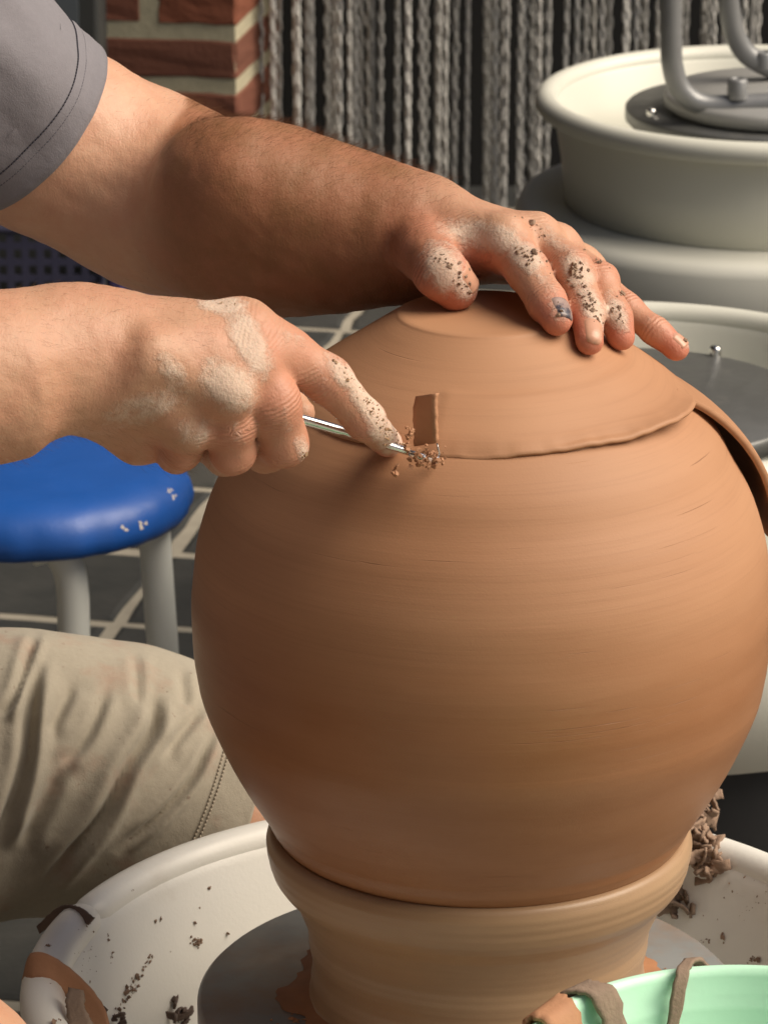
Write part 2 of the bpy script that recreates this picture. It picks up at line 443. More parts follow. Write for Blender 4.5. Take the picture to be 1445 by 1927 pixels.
for i in range(-7, 8):
    for j in range(-9, 11):
        c = anchor + tdir * (i + .5) * TW + tcol * (j + .5) * TD
        o = bpy.data.objects.new('tile', random.choice(tile_meshes)); COL.objects.link(o)
        o.location = c; o.rotation_euler = (random.uniform(-.002, .002), random.uniform(-.002, .002), TA + random.choice((0, math.pi))); o.parent = fl
bw = MB().add(*box((0.3, 3.85, 1.4), (9.0, .12, 2.8))).build('wall_back', M['backdrop'], smooth=False)
tag(bw, 'black wall behind the chain curtain', None, None, 'structure')

for nm, c, sz, mt, lb in (('roof_blocker', (-1.5, -.2, 2.86), (2.6, 8.0, .12), 'ceil', 'unseen roof slab added to block sky light from above'),
                          ('left_blocker', (-2.86, -.2, 1.4), (.12, 8.0, 2.8), 'ceil', 'unseen wall added behind the potter to block sky light'),
                          ('front_blocker', (-.95, -4.26, 1.4), (3.7, .12, 2.8), 'ceil', 'unseen wall added behind the camera to block sky light')):
    tag(MB().add(*box(c, sz)).build(nm, M[mt], smooth=False), lb, None, None, 'structure')  # out of view, put in to keep sky fill off the pot
# brick pier
PY = 3.20
pr = at_y(445, 60, PY); pitch = (at_y(330, 60, PY)[2] - at_y(330, 162, PY)[2])
zc = at_y(330, 115, PY)[2]                       # centre of one course
x1 = pr[0]; x0 = x1 - .50
PD = .24; PA = R(-11)
pier = empty('brick_pier', ((x0 + x1) / 2, PY + PD / 2, 0), 'red brick pier with thick pale mortar beside the chain curtain', 'pier')
bpts = box(((x0 + x1) / 2, PY + PD / 2 + .0005, 0.7), (x1 - x0 - .004, PD - .003, 1.4))
def local(o, V): return [np.array(v) - np.array(o.location) for v in V]
MB().add(local(pier, bpts[0]), bpts[1]).build('mortar_core', M['mortar'], pier, smooth=False)
def brick_mesh(L, D, Hh, seed):
    rnd = random.Random(seed); bm = bmesh.new(); bmesh.ops.create_cube(bm, size=1)
    for v in bm.verts: v.co = Vector((v.co.x * L, v.co.y * D, v.co.z * Hh))
    bmesh.ops.bevel(bm, geom=bm.edges[:], offset=.004, segments=1, affect='EDGES')
    bmesh.ops.subdivide_edges(bm, edges=[e for e in bm.edges if e.calc_length() > .02], cuts=3, use_grid_fill=True)
    for v in bm.verts: v.co += Vector((rnd.uniform(-1, 1), rnd.uniform(-.6, .6), rnd.uniform(-1, 1))) * .0016
    me = bpy.data.meshes.new('brick'); bm.to_mesh(me); bm.free(); me.materials.append(M['brick'])
    return me
Hb = pitch - .0175
hdr = [brick_mesh(.104, PD, Hb, s) for s in range(3)]; stt = [brick_mesh(.24, PD, Hb, 10 + s) for s in range(3)]
for c in range(-12, 12):
    z = zc + c * pitch
    if z < .02 or z > 1.4: continue
    x = x1
    seq = (hdr, stt, hdr) if c % 2 else (stt, stt)
    for s in seq:
        L = .104 if s is hdr else .24
        o = bpy.data.objects.new('brick', random.choice(s)); COL.objects.link(o); o.parent = pier
        o.location = (x - L / 2 - pier.location.x + random.uniform(-.001, .001), random.uniform(-.001, .001), z + random.uniform(-.001, .001)); x -= L + .020

hw_ = (x1 - x0) / 2; pier.rotation_euler = (0, 0, PA)
pier.location = (x1 - (hw_ * math.cos(PA) + PD / 2 * math.sin(PA)), PY - (hw_ * math.sin(PA) - PD / 2 * math.cos(PA)), 0)
# ================================================================== chain curtain
CY = 3.32
def link_mesh(nl, seed):
    rnd = random.Random(seed); mb = MB(); pitchl = .0150; L, Wd, wr = .0120, .0048, .0022
    for i in range(nl):
        rot = (math.pi / 2 if i % 2 else 0) + math.pi / 4 + rnd.uniform(-.3, .3)
        dx, dy = rnd.uniform(-.0006, .0006), rnd.uniform(-.0006, .0006)
        pts = []
        for k in range(10):
            a = 2 * math.pi * k / 10
            u = Wd * .62 * math.cos(a); z = (L * .5) * math.sin(a) + (.0022 if math.sin(a) > 0 else -.0022)
            pts.append((u, z))
        n = len(pts); V = []; Fc = []
        for k in range(n):
            p0, p1, p2 = pts[k - 1], pts[k], pts[(k + 1) % n]
            t = np.array([p2[0] - p0[0], p2[1] - p0[1]]); t /= np.linalg.norm(t); nn = np.array([t[1], -t[0]])
            for q in range(5):
                b = 2 * math.pi * q / 5
                u = p1[0] + nn[0] * wr * math.cos(b); z = p1[1] + nn[1] * wr * math.cos(b); v = wr * math.sin(b)
                V.append((u * math.cos(rot) - v * math.sin(rot) + dx, u * math.sin(rot) + v * math.cos(rot) + dy, z - i * pitchl))
        for k in range(n):
            for q in range(5):
                Fc.append((k * 5 + q, k * 5 + (q + 1) % 5, ((k + 1) % n) * 5 + (q + 1) % 5, ((k + 1) % n) * 5 + q))
        mb.add(V, Fc)
    me = bpy.data.meshes.new('chain_strand'); me.from_pydata(mb.v, [], mb.f); me.materials.append(M['chain'])
    me.polygons.foreach_set('use_smooth', [True] * len(me.polygons)); return me
ctop = 1.25
strand_meshes = [link_mesh(80, s) for s in range(4)]
curtain = empty('chain_curtain', (.2, CY, ctop), 'curtain of grey metal link chains hanging before a black wall', 'curtain')
MB().add(*box((0, 0, .012), (1.6, .03, .024))).build('rail', M['black'], curtain, smooth=False)
xs = [477, 493, 514, 533, 543, 556, 566, 577, 589, 608, 626, 639, 657, 674, 689, 701, 732, 757, 768, 782, 799, 832, 844, 869, 884, 909, 923, 936, 950, 965, 977, 990, 1008, 1028, 1042, 1067, 1089, 1110, 1125, 1140, 1154, 1172, 1186, 1198, 1216, 1234, 1252, 1270, 1292, 1310, 1325, 1345, 1362, 1380, 1400, 1420, 1434, 1455, 1475, 1498]
xs += [480 + 985 * (i + random.random()) / 14 for i in range(14)]
for i, px in enumerate(xs):
    dy = random.uniform(-.035, .03) if i < len(xs) - 14 else random.uniform(.05, .12); p = at_y(px + random.uniform(-2, 2), 60, CY + dy)
    o = bpy.data.objects.new('chain_strand', strand_meshes[i % 4]); COL.objects.link(o); o.parent = curtain
    zt = random.uniform(-.006, .006)
    o.location = (p[0] - .2, dy, zt); o.rotation_euler = (random.uniform(-.004, .004), random.uniform(-.012, .012), random.uniform(0, 6.28))
    s = random.uniform(.8, 1.12); o.scale = (s, s, 1)

# ================================================================== pottery wheels
def superdisc(hw, hd, zt, zb, e=2.6, seg=80, rnd=.012):
    mb = MB(); prof = [(0.0, zt), (.9, zt), (1 - rnd / hw, zt), (1 - rnd * .3 / hw, zt - rnd * .3), (1, zt - rnd), (1, zb)]
    V = []
    for s, z in prof:
        for i in range(seg):
            a = 2 * math.pi * i / seg; c, q = math.cos(a), math.sin(a)
            V.append((s * hw * math.copysign(abs(c) ** (2 / e), c), s * hd * math.copysign(abs(q) ** (2 / e), q), z))
    Fc = [(j * seg + i, j * seg + (i + 1) % seg, (j + 1) * seg + (i + 1) % seg, (j + 1) * seg + i) for j in range(1, len(prof) - 1) for i in range(seg)]
    Fc.append(tuple(seg + i for i in range(seg))); Fc.append(tuple((len(prof) - 1) * seg + i for i in range(seg))[::-1])
    Fc = [f for f in Fc]
    return V, Fc
HEADR = .133
def make_wheel(x, y, label, table_mat, pins=True):
    r = empty('pottery_wheel', (x, y, 0), label, 'pottery wheel', 'pottery wheels')
    V, Fc = superdisc(.235, .245, WH - .092, WH - .195, 2.3); MB().add(V, Fc).build('table', table_mat, r)
    V, Fc = superdisc(.19, .20, WH - .196, .03, 3.2); MB().add(V, Fc).build('motor_cabinet', M['black'], r)
    hd = MB().add(*lathe([(0, 0), (HEADR - .002, 0), (HEADR, -.002), (HEADR, -.012), (HEADR - .004, -.016), (.05, -.02), (.03, -.03), (.03, -.10)], 120, (0, 0, WH))).build('wheel_head', M['steel_dark'] if pins else M['steel_head'], r)
    for s in ((-1, 1) if pins else ()):
        MB().add(*lathe([(0, .007), (.0035, .007), (.0045, .005), (.0045, -.001)], 20, (0, 0, 0))).build('bat_pin', M['steel'], hd, loc=(.118 * s * math.cos(.35), .118 * s * math.sin(.35) , WH))
    for a in (45, 135, 225, 315):
        MB().add(*lathe([(0.018, .03), (.022, .01), (.022, 0), (0, 0)], 20, (.14 * math.cos(R(a)), .15 * math.sin(R(a)), 0))).build('foot', M['black'], r)
    return r
PAN_R = .208
def pan_profile():
    return [(.034, -.058), (.034, -.086), (.14, -.087), (.168, -.085), (.180, -.078), (.186, -.06), (PAN_R - .013, .0), (PAN_R - .008, .006)], \
           [(PAN_R - .006, .002), (.193, -.05), (.189, -.091), (.034, -.0915), (.0338, -.087)]
def make_pan(x, y, label, mat, cat='splash pan', seam=None):
    r = empty('splash_pan', (x, y, WH), label, cat, 'splash pans')
    a, b = pan_profile()
    MB().add(*lathe(a, 120)).build('bowl', mat, r)
    ob = MB().add(*lathe(b, 120)).build('outer_wall', mat, r)
    def rim(a0, a1, rad, nm):
        n = 90 if a1 - a0 < 6.2 else 140
        pts = [(PAN_R * math.cos(a0 + (a1 - a0) * i / n), PAN_R * math.sin(a0 + (a1 - a0) * i / n), .004) for i in range(n + 1)]
        rr = [rad] * (n + 1)
        if seam is not None:
            for i in (0, n): rr[i] = rad * .55
            for i in (1, n - 1): rr[i] = rad * .9
        MB().add(*tube(pts, rr, 20, True)).build(nm, mat, r)
    if seam is None: rim(0, 2 * math.pi, .0105, 'rim')
    else:
        s0, s1 = seam
        rim(s0, s1 + .03, .0098, 'rim'); rim(s1 - .02, s0 + 2 * math.pi + .02, .0112, 'rim')
    return r
hc = at_z(882, 1868, WH)
wheel1 = make_wheel(hc[0], hc[1], 'pottery wheel under the big terracotta pot, grey clay-smeared metal head', M['table'], False)
sp = at_z(118, 1735, WH); sa = math.atan2(sp[1] - hc[1], sp[0] - hc[0])
pan1 = make_pan(hc[0], hc[1], 'white splash pan spattered with clay around the turning pot', M['pan'], seam=(-.15, sa))
p2 = at_z(1180, 750, WH)
wheel2 = make_wheel(p2[0], p2[1], 'pottery wheel with bare dark metal head just behind the pot', M['cream'])
pan2 = make_pan(p2[0], p2[1], 'cream splash pan around the bare wheel head behind the pot', M['cream'])
pin = at_z(1345, 668, WH)
for o in wheel2.children:
    if o.name.startswith('wheel_head'):
        k = 0
        for c in o.children:
            v = np.array([pin[0] - p2[0], pin[1] - p2[1]]) * (1 if k == 0 else -1); c.location = (v[0], v[1], WH); k += 1
p3 = at_z(1440, 192, WH + .004)
wheel3 = make_wheel(p3[0], p3[1], 'pottery wheel in front of the chain curtain with a stool upside down on it', M['table'])
pan3 = make_pan(p3[0], p3[1], 'cream splash pan holding the upturned grey stool', M['cream'])

# upturned stool on the far wheel
st = empty('upturned_stool', (p3[0] + .012, p3[1] - .01, WH + .001), 'grey metal stool standing upside down on the far wheel head', 'stool')
sx, sy, sz = st.location
MB().add(*lathe([(0, 0), (.104, 0), (.109, .004), (.109, .012), (.105, .016), (.02, .017), (0, .017)], 90)).build('seat', M['grey_plate'], st)
def stube(pts, rad, Y0, Y1, name):
    P = [at_y(a, b, Y0 + (Y1 - Y0) * i / (len(pts) - 1)) - np.array([sx, sy, sz]) for i, (a, b) in enumerate(pts)]
    return MB().add(*tube(spline(P, 60), rad, 18)).build(name, M['grey_tube'], st)
stube([(1255, -420), (1260, -100), (1262, 60), (1265, 125), (1283, 172), (1330, 198), (1445, 195), (1560, 190)], .0102, sy - .075, sy - .06, 'leg')
stube([(1362, -420), (1368, -100), (1372, 20), (1392, 85), (1430, 118), (1500, 140), (1600, 142)], .0102, sy + .03, sy + .05, 'leg')
stub = at_y(1386, 185, sy - .066) - np.array([sx, sy, sz])
MB().add(*lathe([(.0095, 0), (.0095, .017), (.008, .019), (.005, .019), (.005, .008), (0, .008)], 28, stub)).build('peg', M['grey_tube'], st)
stub = at_y(1436, 128, sy + .04) - np.array([sx, sy, sz])
MB().add(*lathe([(.0095, 0), (.0095, .014), (.008, .016), (.005, .016), (.005, .008), (0, .008)], 28, stub)).build('peg', M['grey_tube'], st)

# ================================================================== blue stool
sc0 = at_z(52, 868, .47); SR = rm(310, sc0)
bs = empty('round_stool', (sc0[0], sc0[1], 0), 'round stool with blue padded seat and white tube legs', 'stool')
prof = [(0, .47), (SR * .7, .4695), (SR - .022, .467), (SR - .010, .462), (SR - .003, .454), (SR, .444), (SR - .001, .436), (SR - .005, .431), (SR - .012, .429), (0, .429)]
seat = MB().add(*lathe(prof, 120)).build('seat', M['blue'], bs)
# creases in the vinyl skirt
for v in seat.data.vertices:
    a = math.atan2(v.co.y, v.co.x); r_ = math.hypot(v.co.x, v.co.y)
    if r_ > SR * .85 and v.co.z < .46:
        k = 1 + .006 * math.sin(a * 9 + math.sin(a * 5) * 2) + .003 * math.sin(a * 31)
        v.co.x *= k; v.co.y *= k
MB().add(*lathe([(SR * .72, .4285), (SR * .72, .4215), (SR * .62, .4215), (SR * .62, .4285)], 60)).build('seat_ring', M['white_paint'], bs)
def leg(pts, Y):
    P = [at_y(a, b, Y) - np.array([sc0[0], sc0[1], 0]) for a, b in pts]
    P[0][2] = min(P[0][2], .425); last = P[-1].copy(); last[2] = .0; P.append(last)
    MB().add(*tube(spline(P, 40), .0122, 18)).build('leg', M['white_paint'], bs)
leg([(60, 1018), (100, 1030), (128, 1065), (138, 1120), (140, 1205), (146, 1400)], sc0[1] - .075)
leg([(270, 940), (288, 975), (293, 1030), (300, 1130), (307, 1225), (318, 1420)], sc0[1] - .01)
for a in (118, 195):
    p0 = np.array([SR * .6 * math.cos(R(a)), SR * .6 * math.sin(R(a)), .424]); p1 = np.array([SR * .85 * math.cos(R(a)), SR * .85 * math.sin(R(a)), .39])
    p2_ = np.array([SR * 1.0 * math.cos(R(a)), SR * 1.0 * math.sin(R(a)), 0])
    MB().add(*tube(spline([p0, p1, .5 * p1 + .5 * p2_, p2_], 30), .0122, 14)).build('leg', M['white_paint'], bs)

# ================================================================== things at the back left
def plain(name, V, Fc, mat, label, cat, bevel=.004, base=None):
    V = np.array(V); b = np.array([V[:, 0].mean(), V[:, 1].mean(), V[:, 2].min()])
    e = empty(name, b, label, cat)
    return e, b
# dark cabinet by the pier
a_ = at_y(188, 90, 3.10); cabw = .42
e, b = plain('cabinet', *box((a_[0] - cabw / 2, 3.25, .62), (cabw, .30, 1.24)), None, 'dark grey cabinet with a slate blue panel beside the brick pier', 'cabinet')
MB().add(*box((0, 0, .62), (cabw, .30, 1.24))).build('carcass', M['cabinet'], e, smooth=False, bevel=.006)
pa = at_y(150, 85, 3.10); zt = pa[2] - b[2]; xr = pa[0] - b[0]
MB().add([(xr - .075, -.152, zt), (xr, -.152, zt), (xr, -.152, zt + .16), (xr - .075, -.152, zt + .02),
          (xr - .075, -.16, zt), (xr, -.16, zt), (xr, -.16, zt + .16), (xr - .075, -.16, zt + .02)],
         [(0, 1, 2, 3), (7, 6, 5, 4), (0, 4, 5, 1), (1, 5, 6, 2), (2, 6, 7, 3), (3, 7, 4, 0)]).build('panel', M['panel'], e, smooth=False)
# navy crate with square holes
cy = 3.05; tl = at_y(-150, 432, cy); br = at_y(190, 540, cy)
e = empty('plastic_crate', ((tl[0] + br[0]) / 2, cy + .12, 0), 'dark navy plastic crate with rows of square holes', 'crate')
ztop = tl[2]; wx = br[0] - tl[0]; zh = ztop - .008; z0 = .008
sh = empty('wooden_box', (e.location.x, cy + .12, 0), 'beige box standing behind the navy crate', 'box')
e.location.z = 0
def grid_panel(mb, P, ux, uz, nx, nz, wl, hl, th, bar):
    for i in range(nx + 1):
        x = wl * i / nx
        c = P + ux * x + uz * hl / 2
        mb.add(*box(c, (bar if ux[0] else th, th if ux[0] else bar, hl)))
    for j in range(nz + 1):
        c = P + ux * wl / 2 + uz * (hl * j / nz)
        mb.add(*box(c, (wl + bar if ux[0] else th * .9, th * .9 if ux[0] else wl + bar, bar)))
mb = MB()
for nm, P, ux, wl in (('front', (-wx / 2, -.12, z0), (1, 0, 0), wx), ('back', (-wx / 2, .12, z0), (1, 0, 0), wx), ('s', (-wx / 2, -.12, z0), (0, 1, 0), .24), ('s2', (wx / 2, -.12, z0), (0, 1, 0), .24)):
    mb = MB(); grid_panel(mb, np.array(P, float), np.array(ux, float), np.array([0, 0, 1.]), max(2, int(wl / .0175)), max(2, int(zh / .02)), wl, zh, .003, .009)
    mb.build('side_panel', M['crate'], e, smooth=False)
MB().add(*box((0, 0, z0 - .003), (wx, .24, .006))).build('bottom', M['crate'], e, smooth=False)
MB().add(*tube([(-wx / 2, -.12, ztop), (wx / 2, -.12, ztop), (wx / 2, .12, ztop), (-wx / 2, .12, ztop), (-wx / 2, -.12, ztop)], .006, 8)).build('top_edge', M['crate'], e)
MB().add(*box((-.03, .30, (ztop + .02) / 2), (.30, .2, ztop + .02))).build('panel', M['card'], sh, smooth=False, bevel=.004)
# violet basket
bl = at_y(200, 500, 3.12); brt = at_y(303, 545, 3.12); wv = brt[0] - bl[0]
vb = empty('violet_basket', ((bl[0] + brt[0]) / 2, 3.19, 0), 'violet blue woven plastic basket on the slate floor', 'basket')
mb = MB(); hV = bl[2]
for k in range(14):
    z = hV * (k + .5) / 14; s = .9 + .1 * k / 14
    pts = [(wv / 2 * s * math.copysign(abs(math.cos(a)) ** .5, math.cos(a)), .07 * s * math.copysign(abs(math.sin(a)) ** .5, math.sin(a)), z) for a in [2 * math.pi * i / 28 for i in range(29)]]
    mb.add(*tube(pts, hV / 30, 6, False))
mb.build('weave', M['purple'], vb)
mb = MB()
for i in range(24):
    a = 2 * math.pi * i / 24; q = np.array([math.copysign(abs(math.cos(a)) ** .5, math.cos(a)) * wv / 2, math.copysign(abs(math.sin(a)) ** .5, math.sin(a)) * .07, 0])
    mb.add(*tube([q * .9, q * 1.0 + np.array([0, 0, hV])], .004, 6))
mb.build('stakes', M['purple'], vb)
MB().add(*box((0, 0, .004), (wv * .8, .11, .008))).build('bottom', M['purple'], vb, smooth=False)

# ================================================================== pot and chuck
def ring(rp, yp):
    p = at_y(906, yp, 0); return rm(rp, p), p[2]
def dense(prof, n):
    S = spline([(r, z, 0) for r, z in prof], n); return [(max(float(p[0]), 0), float(p[1])) for p in S]
upper = [ring(*a) for a in [(0, 587), (80, 587), (140, 587), (158, 588.5), (167, 594), (185, 605), (235, 637), (292, 674), (332, 703), (356, 721), (371, 734)]]
lower = [ring(*a) for a in [(374, 741), (396, 759), (438, 806), (471, 862), (500, 917), (522, 975), (537, 1048), (543, 1120), (540, 1185), (531, 1255), (519, 1306), (485, 1382), (440, 1458), (412, 1500), (403, 1512), (398, 1522), (392, 1535), (380, 1552), (368, 1562)]]
profU = dense(upper, 90); profL = dense(lower, 170)
zmax = profU[0][1]
# the untrimmed skin ends in a small proud lip above the trimmed wall
lip = [(profU[-1][0] + .0012, profU[-1][1] - .0012), (profU[-1][0] + .0008, profU[-1][1] - .0024)]
POTP = profU + lip + profL
inner = [(profL[-1][0] - .004, profL[-1][1] - .001), (profL[-1][0] - .009, profL[-1][1] + .004), (profL[-30][0] - .009, profL[-30][1])]
seg = 220; V = []; Fc = []
rr = random.Random(3); ph = [rr.uniform(0, 6.28) for _ in range(12)]
full = POTP + inner
lipi = len(profU)
for j, (r, z) in enumerate(full):
    for i in range(seg):
        a = 2 * math.pi * i / seg
        k = 0.0
        if r > .03:
            k += .00003 * math.sin(z * 1100 + ph[0]) + .00016 * math.sin(z * 230 + ph[1] + .6 * math.sin(a)) * (.3 + .7 * min(1, max(0, (z - WH - .15) / .1))) + .00022 * math.sin(z * 97 + ph[10]) + .0005 * math.sin(2 * a + ph[2]) * min(1, r / .1)
        dl = j - lipi
        if j < lipi + 2:       # raised, still untrimmed band above the cut
            rb = r - .0668 - .0010 * math.sin(2 * a + ph[3]) - .0005 * math.sin(9 * a + ph[4])
            at_ = (a + 1.853 + math.pi) % (2 * math.pi) - math.pi      # angle from the blade; the band is still on to its right
            on = 1 / (1 + math.exp(-at_ / .012)) * (1 / (1 + math.exp((at_ - 3.0) / .05)))
            k += .0024 * on * (.55 + .45 * math.sin(2 * a + ph[5]) * math.sin(5 * a + ph[6])) / (1 + math.exp(-rb / .00028))
        zz = z
        if -14 < dl <= 1:      # wavy torn edge of the untrimmed skin
            wv_ = math.sin(3 * a + ph[3]) * .5 + math.sin(7 * a + ph[4]) * .35 + math.sin(17 * a + ph[5]) * .18 + math.sin(41 * a + ph[2]) * .10 + math.sin(67 * a + ph[1]) * .07
            wgt = max(0, 1 - abs(dl) / 14); zz += .0020 * wv_ * wgt
            k += .0014 * max(0, math.sin(5 * a + ph[6])) * max(0, 1 - abs(dl) / 4)
        if -26 < dl <= 1:      # the skin lifts off the wall on the light side
            ad = (a + .45 + math.pi) % (2 * math.pi) - math.pi
            lf = math.exp(-(ad / .38) ** 2) * (1 - abs(dl) / 26) ** 1.5
            k += .0075 * lf; zz += .0030 * lf
        V.append(((r + k) * math.cos(a), (r + k) * math.sin(a), zz))
for j in range(len(full) - 1):
    for i in range(seg):
        i2 = (i + 1) % seg; Fc.append((j * seg + i, (j + 1) * seg + i, (j + 1) * seg + i2, j * seg + i2))
zb = min(z for r, z in full)
pot = empty('clay_pot', (0, 0, zb), 'big round terracotta pot upside down being trimmed on the wheel', 'pot')
Vp = [(x, y, z - zb) for x, y, z in V]
MB().add(Vp, Fc).build('body', M['pot'], pot)
PP = np.array(POTP)
def pot_dist(p):
    q = np.array([math.hypot(p[0], p[1]), p[2]]); a = PP[:-1]; b = PP[1:]
    ab = b - a; t = np.clip(((q - a) * ab).sum(1) / ((ab ** 2).sum(1) + 1e-12), 0, 1)
    return float(np.min(np.linalg.norm(a + ab * t[:, None] - q, axis=1)))
def touch(px, py, r, press=.0008):
    d = ray(px, py); d = d / np.linalg.norm(d); t = 1.4
    for _ in range(400):
        s = pot_dist(CAM + d * t) - (r - press)
        if s < .00005 or t > 2.4: break
        t += max(s, .0001)
    return CAM + d * t
# long peel of skin standing off the right flank
def sheet(G, th):
    """G: (n, m, 3) grid of points -> closed thick sheet"""
    n, m = G.shape[:2]; du = np.gradient(G, axis=0); dv = np.gradient(G, axis=1); nn = np.cross(du, dv); nn /= np.linalg.norm(nn, axis=2)[..., None] + 1e-12
    V = np.concatenate([(G + nn * th / 2).reshape(-1, 3), (G - nn * th / 2).reshape(-1, 3)]); o_ = n * m; F_ = []
    for i in range(n - 1):
        for j in range(m - 1):
            p = i * m + j; F_ += [(p, p + 1, p + m + 1, p + m), (o_ + p, o_ + p + m, o_ + p + m + 1, o_ + p + 1)]
    bd = [j for j in range(m)] + [i * m + m - 1 for i in range(1, n)] + [(n - 1) * m + j for j in range(m - 2, -1, -1)] + [i * m for i in range(n - 2, 0, -1)]
    for q in range(len(bd)):
        a, b = bd[q], bd[(q + 1) % len(bd)]; F_.append((a, b, b + o_, a + o_))
    return V, F_
lr, lz = profU[-1]; na, mb_ = 90, 26; G = np.zeros((na, mb_, 3))
for i in range(na):
    a = -.62 + 1.75 * i / (na - 1)
    e_ = .105 / (1 + math.exp(-(a + .01) / .055)) * (1 + .04 * math.sin(a * 11) + .02 * math.sin(a * 29)) + .0015
    lf = math.exp(-((a + .45) / .38) ** 2); r_ = lr - .006 + .0070 * lf - .006 * min(1, max(0, (-.18 - a) / .3)); z_ = lz + .0018 + .0030 * lf - .002 * min(1, max(0, (-.18 - a) / .3))
    for j in range(mb_):
        G[i, j] = (r_ * math.cos(a), r_ * math.sin(a), z_)
        st_ = (.004 + e_) / mb_; dd_ = j * st_; sl_ = R(28 + 46 * min(1, (dd_ / .075) ** 1.2))
        r_ += st_ * math.cos(sl_); z_ -= st_ * math.sin(sl_)
v, f = sheet(G, .0034)
MB().add(v - np.array([0, 0, zb]), f).build('peeled_skin', M['pot'], pot)

chp = dense([ring(*a) for a in [(362, 1560), (374, 1553), (384, 1552), (391, 1558), (396, 1572), (397, 1590), (391, 1612), (376, 1638), (350, 1668), (331, 1700), (322, 1728), (316, 1755), (311, 1785), (309, 1815), (311, 1845), (318, 1862), (330, 1869)]], 110)
zch = WH + .0002
chp = [(r, max(z, zch)) for r, z in chp]
V = []; Fc = []
chi = chp + [(chp[-1][0], zch)]
ins_ = [(chp[0][0] - .004, chp[0][1] - .006), (chp[0][0] - .012, chp[0][1] - .03), (chp[0][0] - .02, zch + .004)]
chi = ins_[::-1] + chi
for j, (r, z) in enumerate(chi):
    for i in range(180):
        a = 2 * math.pi * i / 180; k = .0004 * math.sin(z * 330 + ph[7]) + .00008 * math.sin(z * 1300 + ph[8]) + .0006 * math.sin(2 * a + ph[9])
        V.append(((r + k) * math.cos(a), (r + k) * math.sin(a), z))
for j in range(len(chi) - 1):
    for i in range(180):
        i2 = (i + 1) % 180; Fc.append((j * 180 + i, (j + 1) * 180 + i, (j + 1) * 180 + i2, j * 180 + i2))
ck = MB().add([(x, y, z - zch) for x, y, z in V], Fc[::1]).build('clay_chuck', M['chuck'], loc=(0, 0, zch))
tag(ck, 'wet buff clay chuck ring on the wheel head holding the pot', 'clay chuck')

# ================================================================== the potter
def J(px, py, Y, rpx):
    p = at_y(px, py, Y); return p, rm(rpx, p)
def JP(p, rpx): return p, rm(rpx, p)
def chain(js): return [cap(js[i][0], js[i + 1][0], js[i][1], js[i + 1][1]) for i in range(len(js) - 1)]
def tipj(px, py, rpx):
    r = rpx * 1.86 / FPX; return touch(px, py, r), r
joints = []          # (point, axis, radius, strength) for wrinkles
nails = []           # (tip, axis, radius, normal, length, material)
def finger(js, wr=1.0):
    for i in range(1, len(js) - 1):
        ax = js[i + 1][0] - js[i - 1][0]; ax = ax / np.linalg.norm(ax); joints.append((js[i][0], ax, js[i][1], wr))
    return chain(js)
# ---- left arm and hand resting on the pot
shoulderL = np.array([-.36, .07, WH + .54])
ua1 = J(88, 258, .15, 164); elb = J(318, 372, .160, 164)
upperL = [cap(shoulderL, ua1[0], .050, ua1[1]), cap(ua1[0], elb[0], ua1[1], elb[1])]
bic = J(225, 318, .150, 138); upperL.append(cap(bic[0], J(110, 265, .150, 120)[0], bic[1], rm(120, bic[0])))
fa = [J(446, 401, .10, 160), J(470, 406, .10, 164), J(540, 420, .09, 156), J(650, 434, .08, 135), J(735, 440, .07, 110), J(790, 442, .062, 92)]
foreL = chain(fa)
br_ = [J(394, 334, .082, 92), J(450, 350, .074, 104), J(560, 385, .070, 92), J(690, 415, .062, 78)]
foreL += chain(br_)
wristL = J(782, 445, .062, 88)
I = [J(948, 460, .030, 46), J(992, 510, .004, 42), J(1029, 570, -.018, 38)]; t = tipj(1047, 602, 30); I[2] = (I[2][0], I[2][1]); I.append(t)
Md = [J(1008, 456, .044, 44), J(1076, 508, .010, 39), J(1103, 585, -.012, 35), tipj(1109, 640, 27.5)]
Rg = [J(1050, 474, .056, 39), J(1128, 528, .018, 35), J(1157, 596, -.004, 31), tipj(1167, 634, 27)]
Pk = [J(1092, 505, .066, 35), J(1178, 582, .042, 30), J(1232, 622, .030, 27), J(1271, 655, .026, 25)]
I, Md, Rg, Pk = ([(p, r * (.95 if q < 3 else .98)) for q, (p, r) in enumerate(fg)] for fg in (I, Md, Rg, Pk))
Th = [J(772, 452, .050, 62), J(800, 472, .026, 54), J(828, 512, .004, 49)]; Th.append(tipj(856, 542, 43))
palmL = [cap(wristL[0], I[0][0], rm(74, wristL[0]), I[0][1] * 1.02), cap(wristL[0], Md[0][0], rm(76, wristL[0]), Md[0][1]),
         cap(wristL[0], Rg[0][0], rm(72, wristL[0]), Rg[0][1]), cap(wristL[0], Pk[0][0], rm(66, wristL[0]), Pk[0][1]),
         cap(I[0][0], Pk[0][0], rm(34, I[0][0]), rm(30, I[0][0])),
         cap(J(880, 470, .045, 40)[0], J(1000, 490, .05, 34)[0], rm(44, I[0][0]), rm(36, I[0][0]))]
web = [cap(J(800, 462, .03, 40)[0], J(915, 462, .034, 34)[0], rm(34, I[0][0]), rm(28, I[0][0]))]
GL = Grid(upperL + foreL + chain(I) + chain(Pk) + chain(Th) + palmL, .0016)
arm = GL.group(foreL, .016)
up = GL.group(upperL, .02)
up = GL.group([cap(J(230, 366, .148, 130)[0], J(440, 425, .098, 140)[0], rm(116, elb[0]), rm(138, elb[0])), cap(elb[0], J(430, 400, .115, 140)[0], elb[1] * .97, rm(146, elb[0]))], .02, up)
base = smin(arm, up, np.float32(.010))
hand = GL.group(palmL, .010)
base = smin(base, hand, np.float32(.018)); base = GL.group(web, .010, base)
tot = None
